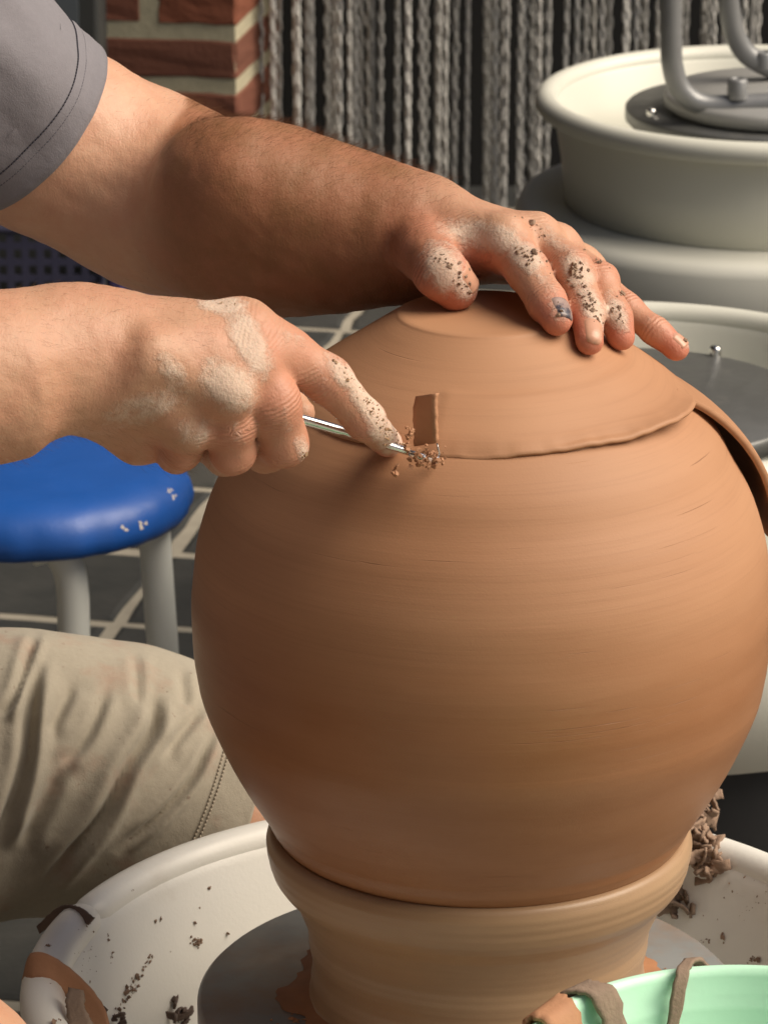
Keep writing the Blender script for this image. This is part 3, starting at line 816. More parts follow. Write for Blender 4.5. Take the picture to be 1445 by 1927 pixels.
for fg in (I, Md, Rg, Pk, Th):
    g = GL.group(finger(fg), .0045)
    d = smin(base, g, np.float32(.005 if fg is Th else .009))
    tot = d if tot is None else smin(tot, d, np.float32(.0016))
for kn in (I, Md, Rg):      # tendons on the back of the hand
    w0 = wristL[0] + np.array([0, -.004, wristL[1] * .6]); k0 = kn[0][0] + np.array([0, -kn[0][1] * .35, kn[0][1] * .72]); GL.add(tot, cap(w0 + (k0 - w0) * .3, k0, .004, .0048), .010)
    GL.add(tot, cap(kn[0][0] + np.array([0, -.003, .004]), kn[0][0] + np.array([0, -.003, .004]), kn[0][1] * .86, kn[0][1] * .86), .005)
VL, QL = GL.mesh(tot)
del GL, tot, base, arm, up, hand
joints.append((I[0][0], (I[1][0] - I[0][0]) / np.linalg.norm(I[1][0] - I[0][0]), I[0][1], .5))
cv = np.array([0, -.9, .42])
def nail(fg, n, ln, mat, wd=1.0):
    tip, r = fg[-1]; sl = max(0, (fg[-2][1] - r) / np.linalg.norm(fg[-2][0] - tip)); ax = fg[-1][0] - fg[-2][0]; ax = ax / np.linalg.norm(ax); n = np.array(n, float); n = n - ax * (n @ ax); n /= np.linalg.norm(n)
    nails.append((tip, ax, r, n, ln, mat, wd, sl))
nail(I, (.62, -.55, .55), .0125, 'nail_dark', 1.1); nail(Md, (.35, -.70, .6), .0150, 'nail', 1.15); nail(Pk, (.35, -.25, .85), .0085, 'nail')
nail(Th, (.62, -.3, .75), .014, 'nail')

# ---- right arm and hand with the tool
YR = -.135
ra = [J(-640, 760, -.23, 190), J(-200, 728, -.19, 178), J(0, 702, -.17, 140), J(105, 664, -.155, 108), J(170, 664, -.15, 100)]
elbR = ra[0][0]; shoulderR = np.array([-.40, -.17, WH + .52])
foreR = [cap(shoulderR, elbR, .056, .046)] + chain(ra)
ulna = [cap(J(10, 760, -.175, 60)[0], J(60, 735, -.170, 60)[0], rm(84, ra[2][0]), rm(60, ra[2][0]))]
kI, kM, kR, kP = J(454, 628, -.135, 54), J(468, 676, -.146, 54), J(424, 734, -.155, 54), J(352, 800, -.150, 47)
cI, cM, cR, cP = J(175, 644, -.145, 84), J(175, 674, -.156, 84), J(165, 702, -.156, 80), J(160, 712, -.140, 78)
hyp = J(262, 815, -.130, 58)
palmR = [cap(cI[0], kI[0], cI[1], kI[1]), cap(cM[0], kM[0], cM[1], kM[1] * 1.06), cap(cR[0], kR[0], cR[1], kR[1]), cap(cP[0], kP[0], cP[1], kP[1]), cap(cP[0], hyp[0], cP[1], hyp[1]),
         cap(J(260, 650, -.148, 70)[0], J(380, 664, -.145, 60)[0], rm(66, kI[0]), rm(56, kI[0])),
         cap(J(230, 700, -.157, 70)[0], J(330, 735, -.152, 60)[0], rm(70, kI[0]), rm(56, kI[0])),
         cap(J(250, 690, -.115, 80)[0], J(400, 700, -.108, 60)[0], rm(84, kI[0]), rm(64, kI[0]))]
rI = [(kI[0], rm(57, kI[0])), J(535, 668, -.134, 52), J(614, 712, -.130, 43), J(688, 792, -.122, 35.5)]; rI.append(tipj(729, 833, 27))
rM = [(kM[0], kM[1] * .95), J(512, 758, -.150, 51), J(533, 832, -.140, 45), J(500, 848, -.116, 40), J(450, 830, -.105, 34)]
rR = [(kR[0], kR[1] * .85), J(438, 800, -.156, 42), J(438, 851, -.149, 40), J(425, 856, -.120, 36), J(390, 840, -.107, 32)]
rP = [(kP[0], kP[1] * .85), J(342, 846, -.148, 37), J(332, 856, -.138, 32), J(325, 848, -.115, 30)]
rT = [J(330, 690, -.105, 60), J(450, 720, -.095, 46), J(530, 755, -.096, 38), J(566, 778, -.104, 28)]
GR = Grid(foreR + palmR + chain(rI) + chain(rM) + chain(rT) + chain(rP), .0016)
d0 = smin(GR.group(foreR + ulna, .014), GR.group(palmR, .014), np.float32(.016))
tot = None
for fg, kk in ((rI, .012), (rM, .005), (rR, .003), (rP, .004), (rT, .01)):
    g = GR.group(finger(fg) if fg is not rI else finger(fg[1:]) + chain(fg[:2]), .005)
    d = smin(d0, g, np.float32(kk))
    tot = d if tot is None else smin(tot, d, np.float32(.0016))
for p, r, o_ in ((kR[0], rm(44, kR[0]), -.009), (kP[0], rm(43, kP[0]), -.009), (kI[0], rm(46, kI[0]), -.005)):
    q = p + np.array([.002, o_, .002]); GR.add(tot, cap(q, q, r, r), .007)
for kn in (kI, kM, kR, kP):      # tendons
    w0 = J(200, 655, -.176, 10)[0]; GR.add(tot, cap(w0 + (kn[0] - w0) * .35 + np.array([0, -.006, .002]), kn[0] + np.array([0, -kn[1] * .72, kn[1] * .1]), .004, .0045), .012)
VR, QR = GR.mesh(tot)
del GR, tot, d0
joints.append((kI[0], np.array([.95, 0, -.3]), kI[1], .4)); joints.append((kM[0], np.array([.7, 0, -.7]), kM[1], .4))
# ---- legs (skin below the shorts)
hipL, hipR = np.array([-.46, .16, WH - .02]), np.array([-.46, -.10, WH + .0])
tL = [J(-120, 1475, .255, 265), J(190, 1468, .275, 250), J(395, 1530, .285, 232)]
kneeL = J(560, 1610, .295, 205); footL = np.array([kneeL[0][0] + .06, .36, .06])
legs = [cap(hipL, tL[0][0], .060, .052), cap(tL[0][0], tL[2][0], .050, .056), cap(tL[2][0], kneeL[0], .060, .056), cap(kneeL[0], footL + np.array([-.02, 0, .0]), .052, .036), cap(footL, footL + np.array([.14, .02, -.02]), .036, .028)]
kneeR = at_y(-165, 2112, -.24); footR = np.array([kneeR[0] + .1, -.36, .06])
legs += [cap(hipR, kneeR, .082, .062), cap(kneeR, footR, .056, .036), cap(footR, footR + np.array([.14, -.02, -.02]), .036, .028)]
GK = Grid(legs, .007, .02); VK, QK = GK.mesh(GK.group(legs, .02)); del GK

def rough_skin(V, Q):
    n = np.zeros_like(V); a, b, c, d = (V[Q[:, i]] for i in range(4)); fn = np.cross(c - a, d - b)
    for i in range(4): np.add.at(n, Q[:, i], fn)
    n /= np.linalg.norm(n, axis=1)[:, None] + 1e-12
    return V + n * (vnoise(V, 75, 1) * .0006 + vnoise(V, 210, 3) * .00022)[:, None]
VL = rough_skin(VL, QL); VR = rough_skin(VR, QR)
VB = np.concatenate([VL, VR, VK]); QB = np.concatenate([QL, QR + len(VL), QK + len(VL) + len(VR)])
root = np.array([-.44, 0, 0.0])
person = empty('person', root, 'potter in a grey T-shirt and khaki shorts steadying the pot and trimming it', 'person')
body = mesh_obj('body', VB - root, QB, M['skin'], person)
me = body.data
nrm = np.zeros(len(VB) * 3, np.float32); me.vertices.foreach_get('normal', nrm); nrm = nrm.reshape(-1, 3)
px, py = proj(VB)
nL, nR = len(VL), len(VR)
isL = np.zeros(len(VB), bool); isL[:nL] = True; isR = np.zeros(len(VB), bool); isR[nL:nL + nR] = True
clay = np.zeros(len(VB)); red = np.zeros(len(VB)); tan_shade = np.zeros(len(VB))
facing = np.clip(-(nrm @ (VB.mean(0) - CAM) / np.linalg.norm(VB.mean(0) - CAM)) * 4 + .4, 0, 1)
def blob(sel, cx, cy, a, b, ang, s=1.0):
    c, q = math.cos(R(ang)), math.sin(R(ang)); u = (px - cx) * c + (py - cy) * q; v = -(px - cx) * q + (py - cy) * c
    e = np.sqrt((u / a) ** 2 + (v / b) ** 2)
    m = np.clip(1.35 - e * .75, 0, 1) * s * (e < 1.8)
    clay[sel] = np.maximum(clay[sel], (m * facing)[sel])
for t in [(418, 572, 40, 18, 8, 1.), (468, 640, 62, 26, 65, .95), (430, 725, 48, 36, 40, 1.0), (325, 700, 38, 22, 60, .6), (275, 768, 75, 26, -20, .62), (365, 815, 34, 26, 10, .55),
          (400, 760, 80, 50, 30, .22), (655, 712, 50, 16, 48, .9), (700, 770, 60, 20, 52, .95), (735, 825, 36, 26, 50, 1.0), (572, 850, 30, 14, 70, .7), (545, 790, 20, 40, 0, .3), (450, 820, 30, 40, 0, .3), (560, 640, 60, 14, 25, .35)]: blob(isR, *t)
for t in [(915, 445, 70, 24, 12, .9), (985, 480, 36, 22, 40, 1.0), (850, 430, 30, 16, 0, .45), (838, 505, 45, 34, 50, .9), (870, 535, 30, 24, 40, .8), (1085, 512, 30, 24, 50, 1.0), (1112, 575, 42, 17, 65, 1.0),
          (1160, 590, 34, 16, 65, .9), (1050, 588, 24, 14, 60, .6), (1030, 540, 60, 16, 55, .4), (1040, 450, 40, 16, 40, .5), (1080, 480, 40, 14, 40, .4), (1282, 640, 18, 8, 40, .6), (1215, 600, 40, 8, 35, .35), (1105, 640, 10, 20, 0, .2)]: blob(isL, *t)
tan_shade[isL] = 1 / (1 + np.exp(-((px - np.interp(py, [200, 230, 280, 400, 560], [350, 325, 303, 290, 286]))[isL]) / np.interp(py[isL], [200, 300, 560], [3, 5, 26])))  # tan with forearm shade painted in, starting at the elbow crease
tan_shade[isL] *= np.clip(1.0 - (px[isL] - 745) / 190, .16, 1)  # painted shade reaches the thumb base, then fades over the hand
tan_shade[isR] = .30 + .12 * np.clip((-py[isR] + 900) / 300, 0, 1) * 0
tan_shade[nL + nR:] = .35
for fg in (I, Md, Rg, Pk, Th, rI):
    p, r = fg[-1]; red = np.maximum(red, np.clip(1.5 - np.linalg.norm(VB - p, axis=1) / (r * 2.1), 0, 1))
    for p, r in fg[1:-1]: red = np.maximum(red, .55 * np.clip(1.4 - np.linalg.norm(VB - p, axis=1) / (r * 1.6), 0, 1))
for fg in (rM, rR, rP):
    for p, r in fg[:3]: red = np.maximum(red, .6 * np.clip(1.5 - np.linalg.norm(VB - p, axis=1) / (r * 1.5), 0, 1))
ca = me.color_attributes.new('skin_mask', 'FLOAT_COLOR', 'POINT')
ca.data.foreach_set('color', np.stack([clay, tan_shade, red, np.ones(len(VB))], 1).astype(np.float32).ravel())
wa = np.zeros(len(VB), np.float32); ww = np.zeros(len(VB), np.float32)
for p, ax, r, s in joints:
    D = VB - p; al = D @ ax; wgt = np.exp(-(al / (r * .45)) ** 2) * (np.linalg.norm(D, axis=1) < r * 2.2) * s
    up_ = wgt > ww; wa[up_] = al[up_]; ww[up_] = wgt[up_]
for nm, arr in (('wrinkle_axis', wa), ('wrinkle_weight', ww)):
    at = me.attributes.new(nm, 'FLOAT', 'POINT'); at.data.foreach_set('value', arr)
# nails
sbv = BVHTree.FromPolygons([Vector(p) for p in VB[:nL]], [list(map(int, q)) for q in QL])
for tip, ax, r, n, ln, mat, wd, sl in nails:
    side = np.cross(n, ax); V = []; Fc = []; nu, nv = 12, 12; Rn = r * 1.0
    for lay in (0, 1):
        for i in range(nv + 1):
            v = i / nv
            for j in range(nu + 1):
                u = -1 + 2 * j / nu
                end = math.sqrt(max(0, 1 - u * u * .8))
                al = (-.62 + v * 1.02) * ln; al = al * (.66 + .34 * end) if (v > .6 or v < .4) else al * (.78 + .22 * end)
                aa = u * .80 * wd; rad = Rn + sl * max(0, -al) - lay * .0012 - (.0003 if v > .8 else 0) + .0003 * (1 - abs(u)) - .0007 * max(0, 1 - v * 4)
                drop = max(0, al) / (r + 1e-9); rad2 = rad * (1 - .12 * drop ** 2)
                dr_ = side * math.sin(aa) + n * math.cos(aa); o_ = tip + ax * al
                h_ = sbv.ray_cast(Vector(o_ + dr_ * .02), Vector(-dr_))
                rr2 = (.02 - h_[3]) if (h_[0] is not None and h_[3] < .019) else rad2
                edge = max(abs(u), 1 - v * 1.6)
                V.append(o_ - root + dr_ * (rr2 + .00035 - .0009 * max(0, edge - .7) / .3 - lay * .0011 + (.0003 if v > .85 else 0)))
    m_ = (nv + 1) * (nu + 1)
    for i in range(nv):
        for j in range(nu):
            p = i * (nu + 1) + j; Fc.append((p, p + 1, p + nu + 2, p + nu + 1)); p += m_; Fc.append((p + nu + 1, p + nu + 2, p + 1, p))
    bd = [i for i in range(nu + 1)] + [i * (nu + 1) + nu for i in range(1, nv + 1)] + [nv * (nu + 1) + j for j in range(nu - 1, -1, -1)] + [i * (nu + 1) for i in range(nv - 1, 0, -1)]
    for q in range(len(bd)):
        a, b = bd[q], bd[(q + 1) % len(bd)]; Fc.append((a, b, b + m_, a + m_))
    MB().add(V, Fc).build('fingernail', M[mat], person)
# fine hair on the arms
armdirL = fa[-1][0] - fa[0][0]; armdirL /= np.linalg.norm(armdirL); armdirR = np.array([.97, .1, -.2])
quad_c = VB[QB].mean(1); qn = nrm[QB].mean(1); qpx, qpy = proj(quad_c)
mb = MB()
def hairs(mask, n, d, ln, wid):
    ids = np.flatnonzero(mask); ids = RNG.choice(ids, n)
    for q in ids:
        p = quad_c[q] - root + RNG.uniform(-.0008, .0008, 3); nn = qn[q] / (np.linalg.norm(qn[q]) + 1e-9)
        t = d * RNG.uniform(.5, 1.1) + nn * RNG.uniform(.2, .55) + RNG.normal(0, .25, 3) + np.array([0, 0, .25]); t /= np.linalg.norm(t); L = ln * RNG.uniform(.5, 1.2)
        s = np.cross(t, FW); s /= np.linalg.norm(s) + 1e-9; s *= wid
        m1 = p + t * L * .5; e1 = p + t * L + d * L * .25 - nn * L * .12
        mb.add([p - s, p + s, m1 + s * .8, m1 - s * .8, e1], [(0, 1, 2, 3), (3, 2, 4)])
fc_ = np.zeros(len(QB), bool); fc_[:len(QL)] = True
hairs(fc_ & (qpx > 345) & (qpx < 800) & (qn[:, 2] > -.1), 4200, armdirL, .0065, .000026)
hairs(fc_ & (qpx > 345) & (qpx < 850) & (qn[:, 2] > .75), 1300, armdirL, .0075, .000026)
hairs(fc_ & (qpx > 190) & (qpx < 345), 200, armdirL, .005, .000025)
fr_ = np.zeros(len(QB), bool); fr_[len(QL):len(QL) + len(QR)] = True
hairs(fr_ & (qpx > -40) & (qpx < 400) & (qn[:, 1] < .3), 2200, armdirR * np.array([1, 1, 0]) + np.array([0, 0, -.7]), .0045, .000022)
hr = mb.build('arm_hair', M['hair'], person, smooth=False); hr['kind'] = 'stuff'
# ---- T-shirt: body and sleeves
shp = [cap((-.47, .03, WH + .05), (-.44, .03, WH + .42), .135, .145), cap((-.45, -.13, WH + .50), (-.43, .18, WH + .53), .085, .085), cap((-.46, -.06, WH + .08), (-.44, -.05, WH + .4), .12, .12),
       cap((-.43, -.16, WH + .52), (-.44, -.19, WH + .36), .078, .08)]
GS = Grid(shp, .007, .02); vs, fs = GS.mesh(GS.group(shp, .05)); del GS
mesh_obj('shirt', vs - root, fs, M['shirt'], person)
def sleeve():
    c = ua1[0] + (shoulderL - ua1[0]) * .05; a = ua1[0] + (shoulderL - ua1[0]) * 1.25
    axs = c - a; Ln = np.linalg.norm(axs); axs /= Ln
    u = np.cross(axs, [0, 0, 1.]); u /= np.linalg.norm(u); v = np.cross(u, axs)
    n, sg = 90, 130; rings = []
    r0 = .080; r1 = rm(190, c)
    from mathutils import noise
    abv = BVHTree.FromPolygons([Vector(p) for p in VL], [list(map(int, q)) for q in QL])
    def surf(t, an):
        r = r0 + (r1 - r0) * t
        if t > .35:
            h_ = abv.ray_cast(Vector(a + axs * Ln * t + (u * math.cos(an) + v * math.sin(an)) * .12), Vector(-(u * math.cos(an) + v * math.sin(an))))
            if h_[0] is not None and h_[3] < .12: r = min(max(r, .12 - h_[3] + .003), r + .008)
        fold = (1 - t) ** .5 * .014 * noise.noise(Vector((math.cos(an) * 1.6, math.sin(an) * 1.6, t * 2.3))) + .006 * noise.noise(Vector((math.cos(an) * 3, math.sin(an) * 3, t * 7 + 4))) * (1.1 - t)
        groove = -.0010 * (math.exp(-((t * Ln - (Ln - .0175)) / .0012) ** 2) + .6 * math.exp(-((t * Ln - (Ln - .0125)) / .0010) ** 2))
        hemw = .0010 * min(1, max(0, (t * Ln - (Ln - .019)) / .002))
        return a + axs * Ln * t + (u * math.cos(an) + v * math.sin(an)) * (r + fold + groove + hemw)
    for i in range(n + 1):
        t = i / n; t = t * .8 if t < .5 else .4 + (t - .5) * 1.2
        rings.append([surf(t, 2 * math.pi * k / sg) for k in range(sg)])
    for back in (0, .004, .03):      # turned-in hem
        i = n - int(back / Ln * n); cc = a + axs * (Ln - back); r = (r0 + (r1 - r0) * (1 - back / Ln)) - .0022
        rings.append([cc + (u * math.cos(2 * math.pi * k / sg) + v * math.sin(2 * math.pi * k / sg)) * r for k in range(sg)])
    V = [p - root for row in rings for p in row]; Fc = []
    for i in range(len(rings) - 1):
        for k in range(sg): Fc.append((i * sg + k, i * sg + (k + 1) % sg, (i + 1) * sg + (k + 1) % sg, (i + 1) * sg + k))
    s = MB().add(V, Fc).build('sleeve', M['shirt'], person)
    # two rows of stitches
    mb = MB()
    for off, ph_ in ((.0175, 0), (.0125, .5)):
        for k in range(170):
            a0 = 2 * math.pi * (k + ph_) / 170; a1 = a0 + 2 * math.pi / 170 * .68
            mb.add(*tube([surf(1 - off / Ln, q) + (u * math.cos(q) + v * math.sin(q)) * .0003 - root for q in (a0, (a0 + a1) / 2, a1)], .00036, 5))
    q = mb.build('hem_stitching', M['thread'], s); q['kind'] = 'stuff'
sleeve()
# ---- khaki shorts: the leg on the far side with its folds, plus the seat
folds = [([(68, 1200), (52, 1245), (25, 1320), (0, 1350)], 13, .0050), ([(72, 1235), (58, 1330), (48, 1430), (22, 1520), (-10, 1600)], 20, .0075), ([(140, 1285), (90, 1385)], 18, .003),
         ([(205, 1290), (165, 1385), (112, 1445)], 16, .0035), ([(288, 1300), (290, 1365), (240, 1445), (195, 1535), (130, 1612), (75, 1675)], 19, .0075), ([(385, 1325), (312, 1420)], 15, .0032),
         ([(408, 1370), (365, 1460), (300, 1535), (225, 1600)], 12, .0045), ([(255, 1230), (262, 1330)], 14, .002), ([(120, 1440), (40, 1600)], 22, .003), ([(340, 1260), (352, 1330)], 14, .0018)]
def thigh():
    pts = spline([hipL, tL[0][0], tL[1][0], tL[2][0] + (tL[2][0] - tL[1][0]) * .05], 150)
    rad = np.interp(np.linspace(0, 1, 151), [0, .4, .8, 1], [.088, .080, .077, .079])
    sg = 220
    v, f = tube(pts, rad, sg, False); v = np.array(v)
    cen = np.repeat(np.array(pts), sg, 0); nn = v - cen; nn /= np.linalg.norm(nn, axis=1)[:, None]
    qx, qy = proj(v); disp = np.zeros(len(v))
    for poly, wd, am in folds:
        best = np.full(len(v), 1e9); sgn = np.zeros(len(v)); lp = np.zeros(len(v))
        am *= 1.05; wd *= .62; S = spline([(a, b, 0) for a, b in poly], 24); S = np.array(S)[:, :2]
        for k in range(len(S) - 1):
            A_, B_ = S[k], S[k + 1]; ab = B_ - A_; t = np.clip(((qx - A_[0]) * ab[0] + (qy - A_[1]) * ab[1]) / (ab @ ab), 0, 1)
            dx, dy = qx - A_[0] - ab[0] * t, qy - A_[1] - ab[1] * t; dd = np.hypot(dx, dy); up_ = dd < best
            best[up_] = dd[up_]; sgn[up_] = np.sign(ab[0] * dy - ab[1] * dx)[up_]; lp[up_] = ((k + t) / (len(S) - 1))[up_]
        fade = np.clip(np.sin(np.clip(lp, .02, .98) * math.pi) * 1.6, 0, 1); side = best * sgn
        disp += fade * am * (-np.exp(-(side / wd) ** 2) + .75 * np.exp(-((side + 1.9 * wd) / (1.3 * wd)) ** 2) + .45 * np.exp(-((side - 2.0 * wd) / (1.5 * wd)) ** 2))
    frn = np.clip(-(nn @ FW) * 3 + .6, 0, 1)
    ext = vnoise(v, 14, 2) * .0028 + vnoise(v, 45, 5) * .0007
    v2 = v + nn * (disp * frn + ext)[:, None]
    # hem band
    n_in = []
    for rr_ in (0.986, .955):
        n_in.append(cen[-sg:] + (v2[-sg:] - cen[-sg:]) * rr_)
    back = cen[-sg * 12:-sg * 11] + (v2[-sg * 12:-sg * 11] - cen[-sg * 12:-sg * 11]) * .95
    v2 = np.concatenate([v2, n_in[0], n_in[1], back]); nrow = 151 + 3; f = []
    for i in range(nrow - 1):
        for k in range(sg): f.append((i * sg + k, i * sg + (k + 1) % sg, (i + 1) * sg + (k + 1) % sg, (i + 1) * sg + k))
    s = MB().add(v2 - root, f).build('shorts', M['khaki'], person)
    mb = MB()
    for row, o_ in ((130, 0), (132, .4)):
        for k in range(0, 220):
            P0 = v2[row * sg + k]; P1 = v2[row * sg + (k + 1) % sg]; n0 = nn[row * sg + k] * .0004
            mb.add(*tube([P0 + n0 - root, P0 + (P1 - P0) * .35 + n0 * 1.5 - root, P0 + (P1 - P0) * .65 + n0 - root], .00045, 5))
    q = mb.build('hem_stitching', M['thread_light'], s); q['kind'] = 'stuff'
thigh()
shr = [cap(hipL, hipR, .10, .10), cap(hipR, hipR + (kneeR - hipR) * .42, .095, .085)]
GS = Grid(shr, .007, .02); vs, fs = GS.mesh(GS.group(shr, .04)); del GS
mesh_obj('shorts', vs - root, fs, M['khaki'], person)
# stool under the potter, just outside the picture
ps = empty('potters_stool', (-.47, .03, 0), 'low black stool the potter sits on', 'stool')
MB().add(*lathe([(0, WH - .10), (.15, WH - .10), (.165, WH - .11), (.165, WH - .135), (.15, WH - .145), (0, WH - .145)], 60)).build('seat', M['black'], ps)
for a in (45, 135, 225, 315):
    MB().add(*tube([(.1 * math.cos(R(a)), .1 * math.sin(R(a)), WH - .145), (.15 * math.cos(R(a)), .15 * math.sin(R(a)), 0)], .012, 12)).build('leg', M['black'], ps)

# ================================================================== trimming tool and clay bits
tl0 = at_y(470, 764, -.122); tl1 = at_y(580, 793, -.113); tl2 = at_y(665, 818, -.106); tl3 = at_y(770, 850, -.1005)
tool = empty('trimming_tool', tl1, 'steel trimming tool held in the right fist against the pot', 'tool')
def tl(V): return [np.array(v) - np.array(tl1) for v in V]
MB().add(tl(tube(spline([tl0, tl1, tl2, tl3], 30), [.0030] * 8 + [.0024] * 10 + [.0018] * 13, 14)[0]), tube(spline([tl0, tl1, tl2, tl3], 30), .002, 14)[1]).build('shank', M['steel'], tool)
hA = [at_y(768, 846, -.104), at_y(785, 850, -.105), at_y(800, 855, -.103), at_y(816, 862, -.0985), at_y(824, 856, -.0965), at_y(825, 842, -.0955), at_y(822, 834, -.0955)]
hB = [p + np.array([.0004, -.001, -.0028]) for p in hA]
v, f = strip(spline(hA, 24), spline(hB, 24), .0007, 0, 2); MB().add(tl(v), f).build('loop_blade', M['steel'], tool)
# the shaving standing up from the blade
sA = [at_y(x, y, Y) for x, y, Y in ((782, 838, -.097), (781, 815, -.0985), (780, 790, -.100), (781, 765, -.101), (786, 745, -.1015))]
sB = [at_y(x, y, Y) for x, y, Y in ((822, 832, -.105), (822, 812, -.107), (821, 790, -.1085), (820, 765, -.109), (822, 740, -.109))]
v, f = strip(spline(sA, 16), spline(sB, 16), .0024, .03, 5, random.Random(9)); o0 = sA[0]
o = MB().add([p - o0 for p in v], f).build('clay_shaving', M['ribbon'], loc=o0); tag(o, 'upright strip of clay curling off the tool blade', 'clay shaving')

# ray targets
deps = None
def bvh_of(objs):
    V = []; Fc = []
    for o in objs:
        n = len(V); mw = np.array(o.matrix_world)
        bpy.context.view_layer.update(); mw = np.array(o.matrix_world)
        vs = np.array([v.co for v in o.data.vertices]); vs = vs @ mw[:3, :3].T + mw[:3, 3]
        V += [Vector(p) for p in vs]; Fc += [[i + n for i in p.vertices] for p in o.data.polygons]
    return BVHTree.FromPolygons(V, Fc)
def hit(bv, px, py):
    d = Vector(ray(px, py)).normalized(); h = bv.ray_cast(Vector(CAM), d)
    return (None, None) if h[0] is None else (np.array(h[0]), np.array(h[1]))
bodybv = bvh_of([body])
rc = random.Random(11)
def crumb(mb, p, n, s, flat=.6):
    bm_v = [(1, 0, 0), (-1, 0, 0), (0, 1, 0), (0, -1, 0), (0, 0, 1), (0, 0, -1), (.7, .7, .3), (-.6, .5, .5)]
    fcs = [(0, 6, 4), (6, 2, 4), (2, 7, 4), (7, 1, 4), (1, 3, 4), (3, 0, 4), (0, 2, 6), (2, 1, 7), (2, 0, 5), (1, 2, 5), (3, 1, 5), (0, 3, 5)]
    n = np.array(n); a = np.cross(n, [rc.uniform(-1, 1), rc.uniform(-1, 1), rc.uniform(-1, 1)]); a /= np.linalg.norm(a) + 1e-9; b = np.cross(n, a)
    sx_, sy_, sz_ = s * rc.uniform(.5, 1.3), s * rc.uniform(.4, 1.1), s * flat * rc.uniform(.6, 1.3)
    mb.add([p + n * sz_ * .45 + (a * x * sx_ + b * y * sy_ + n * z * sz_) * rc.uniform(.75, 1.25) for x, y, z in bm_v], fcs)
def scatter(bv, spots, mat, name, label, cat='clay crumbs'):
    mb = MB()
    for cx, cy, sx_, sy_, ang, n, s in spots:
        c, q = math.cos(R(ang)), math.sin(R(ang))
        for _ in range(n):
            u, v = rc.gauss(0, sx_ * .5), rc.gauss(0, sy_ * .5); p, nn = hit(bv, cx + u * c - v * q, cy + u * q + v * c)
            if p is None: continue
            if nn @ FW > 0: nn = -nn
            crumb(mb, p, nn, s * .88 * (rc.uniform(.3, .9) if rc.random() < .8 else rc.uniform(.9, 1.7)), rc.uniform(.4, 1.1))
    o = mb.build(name, mat, smooth=False); return tag(o, label, cat, None, 'stuff')
scatter(bodybv, [(990, 480, 26, 12, 30, 26, .0011), (1010, 474, 8, 5, 0, 6, .0018), (1088, 512, 22, 18, 50, 38, .0013), (1112, 575, 42, 14, 65, 48, .0010), (1162, 590, 30, 10, 65, 18, .0009), (1130, 500, 30, 8, 40, 6, .0013), (1020, 440, 60, 10, 35, 10, .0011),
                 (1283, 640, 10, 6, 40, 8, .0012), (1168, 552, 6, 4, 0, 5, .0016), (835, 490, 34, 14, 20, 22, .0010), (868, 530, 26, 14, 40, 26, .0010), (896, 522, 4, 5, 0, 4, .0014), (1050, 580, 16, 8, 60, 10, .0009), (1040, 520, 40, 12, 60, 10, .0008), (985, 412, 20, 3, 20, 5, .0013)],
        M['crumb'], 'clay_crumbs', 'dark clay crumbs stuck to the fingers resting on the pot')
scatter(bodybv, [(735, 822, 30, 16, 55, 50, .0009), (700, 765, 50, 12, 55, 60, .0007), (650, 705, 40, 9, 50, 24, .0006), (420, 570, 24, 9, 10, 16, .0006), (572, 858, 10, 8, 0, 8, .0009)],
        M['chuck'], 'clay_crumbs', 'pale clay crust along the index finger pressing the tool')
seatbv = bvh_of([seat])
scf = MB()
for cx, cy, n_, sx_, sy_ in ((318, 923, 8, 5, 5), (232, 992, 2, 2, 3), (238, 996, 2, 2, 3), (266, 989, 4, 4, 6), (274, 984, 3, 3, 5), (328, 935, 6, 8, 4)):
    for _ in range(n_):
        p, nn = hit(seatbv, cx + rc.gauss(0, sx_ * .5), cy + rc.gauss(0, sy_ * .5))
        if p is not None: crumb(scf, p - np.array(bs.location), nn if nn @ FW < 0 else -nn, rc.uniform(.0008, .002), .12)
scf.build('scuff_marks', M['scuff'], bs, smooth=False)['kind'] = 'stuff'
# flakes around the blade
mb = MB()
for _ in range(60):
    p = at_y(rc.gauss(805, 16), rc.gauss(862, 10), rc.uniform(-.112, -.102)); crumb(mb, p, rc.choice([np.array([0, -1., .2]), np.array([.5, -.6, .5]), np.array([-.5, -.7, .3])]), rc.uniform(.0006, .0018), 1.0)
for cx, cy in ((768, 820), (765, 840), (742, 882), (744, 888), (772, 812)):
    for _ in range(5): crumb(mb, at_y(cx + rc.gauss(0, 4), cy + rc.gauss(0, 5), -.113), np.array([0, -1., .2]), rc.uniform(.0007, .0016), 1.0)
tag(mb.build('clay_flakes', M['ribbon'], smooth=False), 'moist clay flakes bunched on the tool blade', 'clay flakes', None, 'stuff')

# clay spatter and trimmings in the splash pan
panbv = bvh_of([c for c in pan1.children])
spots = [(rc.uniform(90, 700), rc.uniform(1540, 1900), 3, 3, 0, 2, .0009) for _ in range(26)]
spots += [(370, 1772, 12, 10, 0, 22, .0011), (285, 1802, 14, 7, -50, 16, .001), (245, 1865, 40, 9, -58, 60, .0013), (210, 1800, 3, 16, 10, 10, .0007), (427, 1757, 6, 4, 0, 5, .0009), (177, 1643, 6, 3, 0, 4, .0016), (135, 1662, 12, 4, -20, 8, .0013), (90, 1780, 10, 4, 0, 12, .0009), (105, 1920, 12, 8, 0, 6, .0016), (410, 1548, 8, 5, 30, 5, .0008), (1330, 1770, 8, 5, 0, 6, .0014), (1360, 1765, 6, 9, 0, 10, .0016), (1420, 1805, 14, 7, 0, 12, .0015), (1400, 1700, 60, 60, 0, 30, .0006), (160, 1800, 20, 60, 0, 30, .0006)]
scatter(panbv, spots, M['crumb'], 'clay_spatter', 'clay spatter dried on the inside of the white pan', 'clay spatter')
